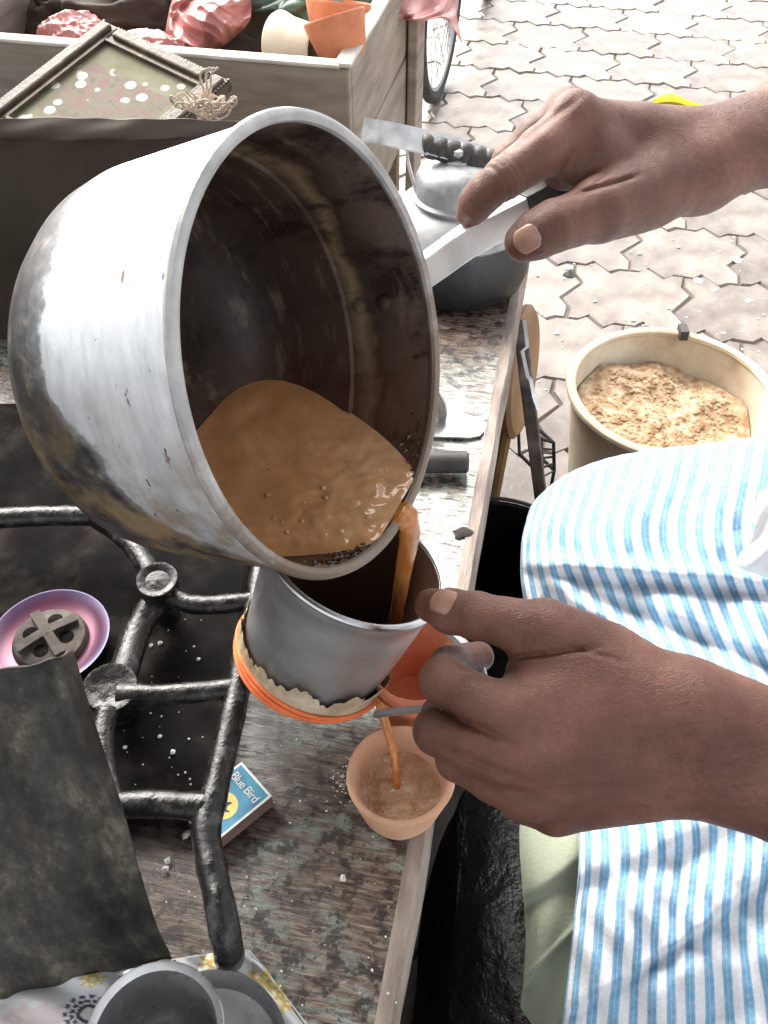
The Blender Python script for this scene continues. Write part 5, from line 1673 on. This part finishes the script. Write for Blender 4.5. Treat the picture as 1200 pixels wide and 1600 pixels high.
# ---- the rest of the body, outside the picture: forearms to shoulders, torso, neck, head, legs
eL, eR = P(1420, 1268, .460), P(1420, 151, .637)
elL, elR = eL + Vector((.10, -.01, -.02)), eR + Vector((.09, .02, -.02))
shL, shR = Vector((.74, .20, 1.02)), Vector((.76, .62, 1.04))
hipL, hipR = Vector((.72, .30, .46)), Vector((.72, .52, .46))
kneeR = P(905, 830, .93); kneeL = Vector((.26, .20, .47))
nk, hdc = Vector((.74, .41, 1.13)), Vector((.69, .41, 1.29))
body_ch = [[(eL, .040), (elL, .046), (shL, .058)], [(eR, .040), (elR, .046), (shR, .058)],
           [(shL, .07), (Vector((.75, .41, 1.03)), .085), (shR, .07)],
           [(Vector((.75, .35, .98)), .11), (Vector((.73, .36, .72)), .12), (Vector((.72, .37, .50)), .12)],
           [(Vector((.75, .47, .98)), .11), (Vector((.73, .46, .72)), .12), (Vector((.72, .45, .50)), .12)],
           [(Vector((.75, .41, 1.05)), .062), (nk, .056), (Vector((.72, .41, 1.20)), .058)],
           [(hdc + Vector((.03, 0, .03)), .088), (hdc + Vector((-.02, 0, .0)), .078), (hdc + Vector((-.045, 0, -.065)), .05)],
           [(hdc + Vector((-.10, 0, .01)), .010), (hdc + Vector((-.118, 0, -.025)), .014)],
           [(hdc + Vector((.01, .085, -.01)), .02), (hdc + Vector((.012, .088, .02)), .022)],
           [(hdc + Vector((.01, -.085, -.01)), .02), (hdc + Vector((.012, -.088, .02)), .022)],
           [(hipL, .085), (kneeL, .056), (Vector((.34, .20, .05)), .036), (Vector((.24, .20, .03)), .03)],
           [(hipR, .085), (kneeR + Vector((.02, 0, -.05)), .052), (Vector((kneeR.x + .08, kneeR.y, .05)), .036), (Vector((kneeR.x - .02, kneeR.y, .03)), .03)]]
def fnB(p):
    d = None
    for ch in body_ch:
        q = chain(p, ch, .03)
        d = q if d is None else smin(d, q, .03)
    return d
lo, hi = bounds(body_ch, .14)
v, q = surface_net(fnB, lo, hi, .011)
allv.append(v); allf.append(q + nv); nv += len(v)
body = mesh_obj('body', np.concatenate(allv), np.concatenate(allf), 'skin', person)
sm_ = body.modifiers.new('smooth', 'SMOOTH'); sm_.factor = .5; sm_.iterations = 2

def fingernail(base, tip, nrm, w, ln, bow, at=1.0, lift=.0, edge=None):
    """curved plate; base->tip along the finger, nrm away from the finger"""
    base, tip, nrm = Vector(base), Vector(tip), Vector(nrm)
    ax = (tip - base).normalized()
    nrm = (nrm - ax * nrm.dot(ax)).normalized()
    sd_ = ax.cross(nrm)
    v, f = [], []
    n1, n2 = 15, 13
    for i in range(n1):
        t = -1 + 2 * i / (n1 - 1)
        hwid = w / 2 * (1 - abs(t) ** 5 * .40)
        for j in range(n2):
            s = -1 + 2 * j / (n2 - 1)
            tl = t * (1 - .16 * s * s) if t > 0 else t * (1 - .10 * s ** 4)
            v.append(tip + ax * (tl * ln / 2) + sd_ * s * hwid + nrm * .006)
    # drop the plate onto the finger
    hs_k = np.linspace(0, .013, 70)
    for i, q in enumerate(v):
        pts = np.array([tuple(q - nrm * float(h_)) for h_ in hs_k], np.float32)
        s_ = edge(pts)
        k = int(np.argmax(s_ < 0)) if (s_ < 0).any() else 60
        fr_ = float(s_[k] / (s_[k] - s_[k - 1])) if k > 0 and s_[k] < 0 else 0.0
        v[i] = q - nrm * (float(hs_k[k]) - fr_ * float(hs_k[1]) - lift)
    for i in range(n1 - 1):
        for j in range(n2 - 1):
            q = i * n2 + j
            f.append((q, q + 1, q + n2 + 1, q + n2))
    o = mesh_obj('fingernail', v, f, 'nail', body)
    o.modifiers.new('thickness', 'SOLIDIFY').thickness = .0006
    return o
def ray_surface(px, py, fn, d0, d1):
    """distance at which the view ray through a photo pixel meets the hand"""
    ds = np.linspace(d0, d1, 400)
    pts = np.array([tuple(P(px, py, d)) for d in ds], np.float32)
    s = fn(pts)
    k = np.argmax(s < 0)
    return ds[k] if s[k] < 0 else None
def surf_normal(c, fn):
    e = .0012
    c = np.array(tuple(c), np.float32)
    q = np.array([c + s * e * np.eye(3, dtype=np.float32)[i] for i in range(3) for s in (1, -1)], np.float32)
    s = fn(q)
    return Vector((float(s[0] - s[1]), float(s[2] - s[3]), float(s[4] - s[5]))).normalized()
for (px, py, fn, d0, d1, ch, w, ln, bow) in ((690, 936, fnL, .44, .53, thL, .0150, .0165, .0028), (823, 374, fnR, .48, .57, thR, .0155, .0165, .0026)):
    dd = ray_surface(px, py, fn, d0, d1)
    if dd:
        c = P(px, py, dd)
        nn = surf_normal(c, fn)
        ax = (ch[-1][0] - ch[-2][0]).normalized()
        fingernail(c - ax, c, nn, w, ln, bow, lift=.0004, edge=fn)

# ---- fine dark hair on both forearms
hr_ = MB()
r3 = random.Random(12)
def grow(fn, x0, x1, y0, y1, d0, d1, n, ln):
    for _ in range(n):
        px, py = r3.uniform(x0, x1), r3.uniform(y0, y1)
        dd = ray_surface(px, py, fn, d0, d1)
        if dd is None:
            continue
        c = P(px, py, dd)
        nn = surf_normal(c, fn)
        g = Vector((-.75 + r3.uniform(-.35, .35), r3.uniform(-.45, .45), r3.uniform(-.2, .5)))
        g = (g - nn * g.dot(nn)).normalized()
        L = ln * r3.uniform(.5, 1.2)
        pts = [c - nn * .0003, c + g * L * .5 + nn * L * .24, c + g * L + nn * L * .26]
        s1 = g.cross(nn) * .00007
        hr_.add([pts[0] - s1, pts[0] + s1, pts[1] - s1 * .8, pts[1] + s1 * .8, pts[2]], [(0, 1, 3, 2), (2, 3, 4)])
grow(fnR, 1030, 1230, 120, 300, .52, .66, 420, .009)
grow(fnL, 1000, 1230, 1040, 1320, .40, .50, 380, .008)
tag(hr_.build('arm_hair', 'hair', person, smooth=False), kind='stuff')

# ---- striped cloth over the knees
rows = [
    [(862, 815, .99), (850, 806, .975), (895, 775, .965), (955, 745, .955), (1035, 730, .95), (1113, 722, .945), (1192, 712, .94), (1282, 704, .935)],
    [(852, 800, .93), (834, 787, .915), (882, 744, .905), (950, 717, .895), (1030, 703, .89), (1110, 694, .885), (1190, 684, .88), (1280, 676, .875)],
    [(850, 830, .90), (822, 818, .872), (862, 792, .850), (930, 771, .840), (1012, 760, .835), (1095, 752, .83), (1180, 745, .825), (1275, 740, .82)],
    [(848, 870, .88), (815, 858, .845), (850, 852, .815), (915, 843, .800), (995, 838, .795), (1080, 838, .79), (1168, 840, .785), (1262, 845, .78)],
    [(850, 930, .87), (818, 928, .83), (868, 932, .795), (945, 936, .775), (1030, 940, .765), (1115, 945, .76), (1200, 950, .755), (1290, 955, .75)],
    [(868, 1062, .82), (850, 1064, .785), (918, 1072, .75), (1002, 1078, .725), (1090, 1083, .71), (1175, 1088, .70), (1260, 1092, .695), (1345, 1096, .69)],
    [(911, 1284, .675), (908, 1285, .672), (990, 1283, .645), (1072, 1281, .630), (1155, 1280, .62), (1238, 1279, .612), (1320, 1278, .606), (1400, 1277, .60)],
    [(906, 1440, .615), (903, 1440, .612), (985, 1440, .590), (1065, 1440, .580), (1148, 1440, .575), (1230, 1440, .57), (1312, 1440, .566), (1395, 1440, .562)],
    [(888, 1610, .60), (885, 1610, .597), (975, 1610, .575), (1065, 1610, .565), (1160, 1608, .56), (1255, 1606, .556), (1350, 1604, .552), (1440, 1602, .55)],
    [(876, 1780, .62), (872, 1780, .615), (967, 1780, .59), (1067, 1780, .58), (1172, 1780, .575), (1275, 1780, .57), (1378, 1780, .566), (1480, 1780, .562)]]
for r_ in rows:      # carry the cloth on towards the hips
    (xa, ya, da), (xb, yb, db) = r_[-2], r_[-1]
    for k in range(1, 6):
        r_.append((xb + 88 * k, yb + (yb - ya) * k * .6, db - .004 * k))
def seg_dist(a, x0, y0, x1, y1):
    dx, dy = x1 - x0, y1 - y0
    L = math.hypot(dx, dy)
    t = ((a[..., 0] - x0) * dx + (a[..., 1] - y0) * dy) / L ** 2
    s = ((a[..., 0] - x0) * -dy + (a[..., 1] - y0) * dx) / L
    return t, s
def folds(a, S, T):
    a = a.copy()
    X, Y = a[..., 0], a[..., 1]
    d = np.zeros_like(X)
    def ridge(x0, y0, x1, y1, w, amp, fade=.15):
        t, s = seg_dist(a, x0, y0, x1, y1)
        m = np.clip((t + fade) / fade, 0, 1) * np.clip((1 + fade - t) / fade, 0, 1)
        return amp * np.exp(-(s / w) ** 2) * m
    # pull folds from the knee
    d += ridge(862, 902, 1120, 1080, 15, -.020) + ridge(880, 955, 1100, 1130, 13, .016) + ridge(905, 925, 1240, 1060, 16, .018)
    d += ridge(860, 900, 1250, 940, 12, .012) + ridge(870, 880, 1250, 908, 14, -.010)
    d += ridge(1000, 990, 1260, 1110, 16, -.009) + ridge(960, 700, 1010, 900, 40, -.004) + ridge(1130, 690, 1150, 830, 36, .004)
    d += ridge(870, 760, 900, 900, 22, -.004)
    # lower part: soft sags towards the lap
    d += ridge(905, 1400, 1230, 1290, 26, .008) + ridge(905, 1360, 1220, 1240, 22, -.006) + ridge(940, 1560, 1230, 1480, 30, -.006) + ridge(1000, 1620, 1240, 1560, 26, .006)
    # overlapping hem: step along a slanting line
    t, s = seg_dist(a, 872, 1592, 1210, 1362)
    curve = 16 * np.sin(np.clip(t, 0, 1) * np.pi)
    s = s - curve * .6
    st_ = 1 / (1 + np.exp(-np.clip(s / 2.0, -30, 30)))
    d += .013 * st_ * np.clip((t + .2) / .2, 0, 1) * np.exp(-np.clip(s, 0, None) / 120)
    d += .004 * np.sin(X * .045 + Y * .021) + .0022 * np.sin(X * .09 - Y * .06 + 1.2 * np.sin(Y * .02))
    a[..., 2] += d
    return a
cl = net_surface('wrapped_cloth', rows, 400, 480, 'striped_cotton', person, folds, .0012)
cl['label'] = 'white cotton wrap with blue double stripes over the knees'
# thin white hem seams across the striped cloth
# ---- pale green cloth hanging below the wrap
gr_rows = [[(822, 1240, .72), (850, 1245, .712), (885, 1250, .705), (930, 1255, .70), (980, 1258, .70)],
           [(812, 1300, .70), (842, 1296, .69), (880, 1292, .683), (930, 1290, .68), (980, 1290, .68)],
           [(816, 1380, .675), (842, 1378, .66), (880, 1374, .655), (930, 1372, .655), (980, 1370, .655)],
           [(822, 1480, .655), (846, 1478, .64), (880, 1474, .635), (930, 1470, .635), (980, 1470, .635)],
           [(808, 1620, .65), (840, 1618, .635), (880, 1614, .628), (930, 1610, .628), (980, 1610, .628)],
           [(790, 1780, .66), (830, 1778, .64), (880, 1774, .632), (930, 1770, .632), (980, 1770, .632)]]
def gfold(a, S, T):
    a = a.copy()
    t, s = seg_dist(a, 812, 1540, 910, 1440)
    a[..., 2] += -.004 * np.exp(-(s / 5) ** 2) + .005 / (1 + np.exp(-np.clip(s / 2, -30, 30)))
    t, s = seg_dist(a, 836, 1400, 915, 1345)
    a[..., 2] += .012 / (1 + np.exp(-np.clip(s / 4, -30, 30)))
    a[..., 2] += .002 * np.sin(a[..., 0] * .08 + a[..., 1] * .03)
    return a
gc = net_surface('under_cloth', gr_rows, 160, 90, 'green_cotton', person, gfold, .0012)
gc['label'] = 'plain pale green cloth showing below the striped wrap'
# ---- white shirt: torso and sleeves, its tail lying on the lap
sh_ch = [[(elL.lerp(shL, .35), .058), (shL, .070)], [(elR.lerp(shR, .35), .058), (shR, .070)],
         [(shL, .08), (Vector((.75, .41, 1.03)), .095), (shR, .08)],
         [(Vector((.75, .35, .98)), .125), (Vector((.73, .36, .72)), .137), (Vector((.71, .37, .56)), .145)],
         [(Vector((.75, .47, .98)), .125), (Vector((.73, .46, .72)), .137), (Vector((.71, .45, .56)), .145)]]
def fnS(p):
    d = None
    for ch in sh_ch:
        q = chain(p, ch, .03)
        d = q if d is None else smin(d, q, .03)
    return d + .004 * np.sin(p[:, 2] * 60 + 3 * np.sin(p[:, 1] * 25))
lo, hi = bounds(sh_ch, .17)
v, q = surface_net(fnS, lo, hi, .012)
mesh_obj('shirt', v, q, 'white_cotton', person)
tail = [[(1186, 770, .74), (1215, 755, .73), (1260, 740, .72), (1400, 730, .70), (1750, 720, .67)],
        [(1178, 800, .735), (1205, 796, .722), (1260, 792, .71), (1400, 785, .69), (1750, 780, .66)],
        [(1176, 836, .735), (1205, 838, .72), (1260, 838, .705), (1400, 838, .685), (1750, 838, .655)],
        [(1152, 880, .75), (1190, 882, .725), (1260, 884, .705), (1400, 886, .685), (1750, 886, .655)],
        [(1186, 898, .75), (1205, 905, .73), (1260, 930, .71), (1400, 940, .69), (1750, 940, .66)]]
net_surface('shirt_tail', tail, 60, 90, 'white_cotton', person, lambda a, S, T: np.dstack([a[..., 0], a[..., 1], a[..., 2] + .003 * np.sin(S * 4 + T * 3)]), .0015)
# hair and eyes of the head outside the picture
hv, hf = surface_net(lambda p: np.maximum(chain(p, [(hdc + Vector((.035, 0, .035)), .097), (hdc + Vector((-.01, 0, .02)), .085)], .02), (p @ np.array([.75, 0, -.66], np.float32)) * -1 + float(Vector((.75, 0, -.66)).dot(hdc + Vector((-.035, 0, .03))))), tuple(hdc - Vector((.2, .2, .2))), tuple(hdc + Vector((.2, .2, .2))), .008)
mesh_obj('hair', hv, hf, 'black_plastic', person)
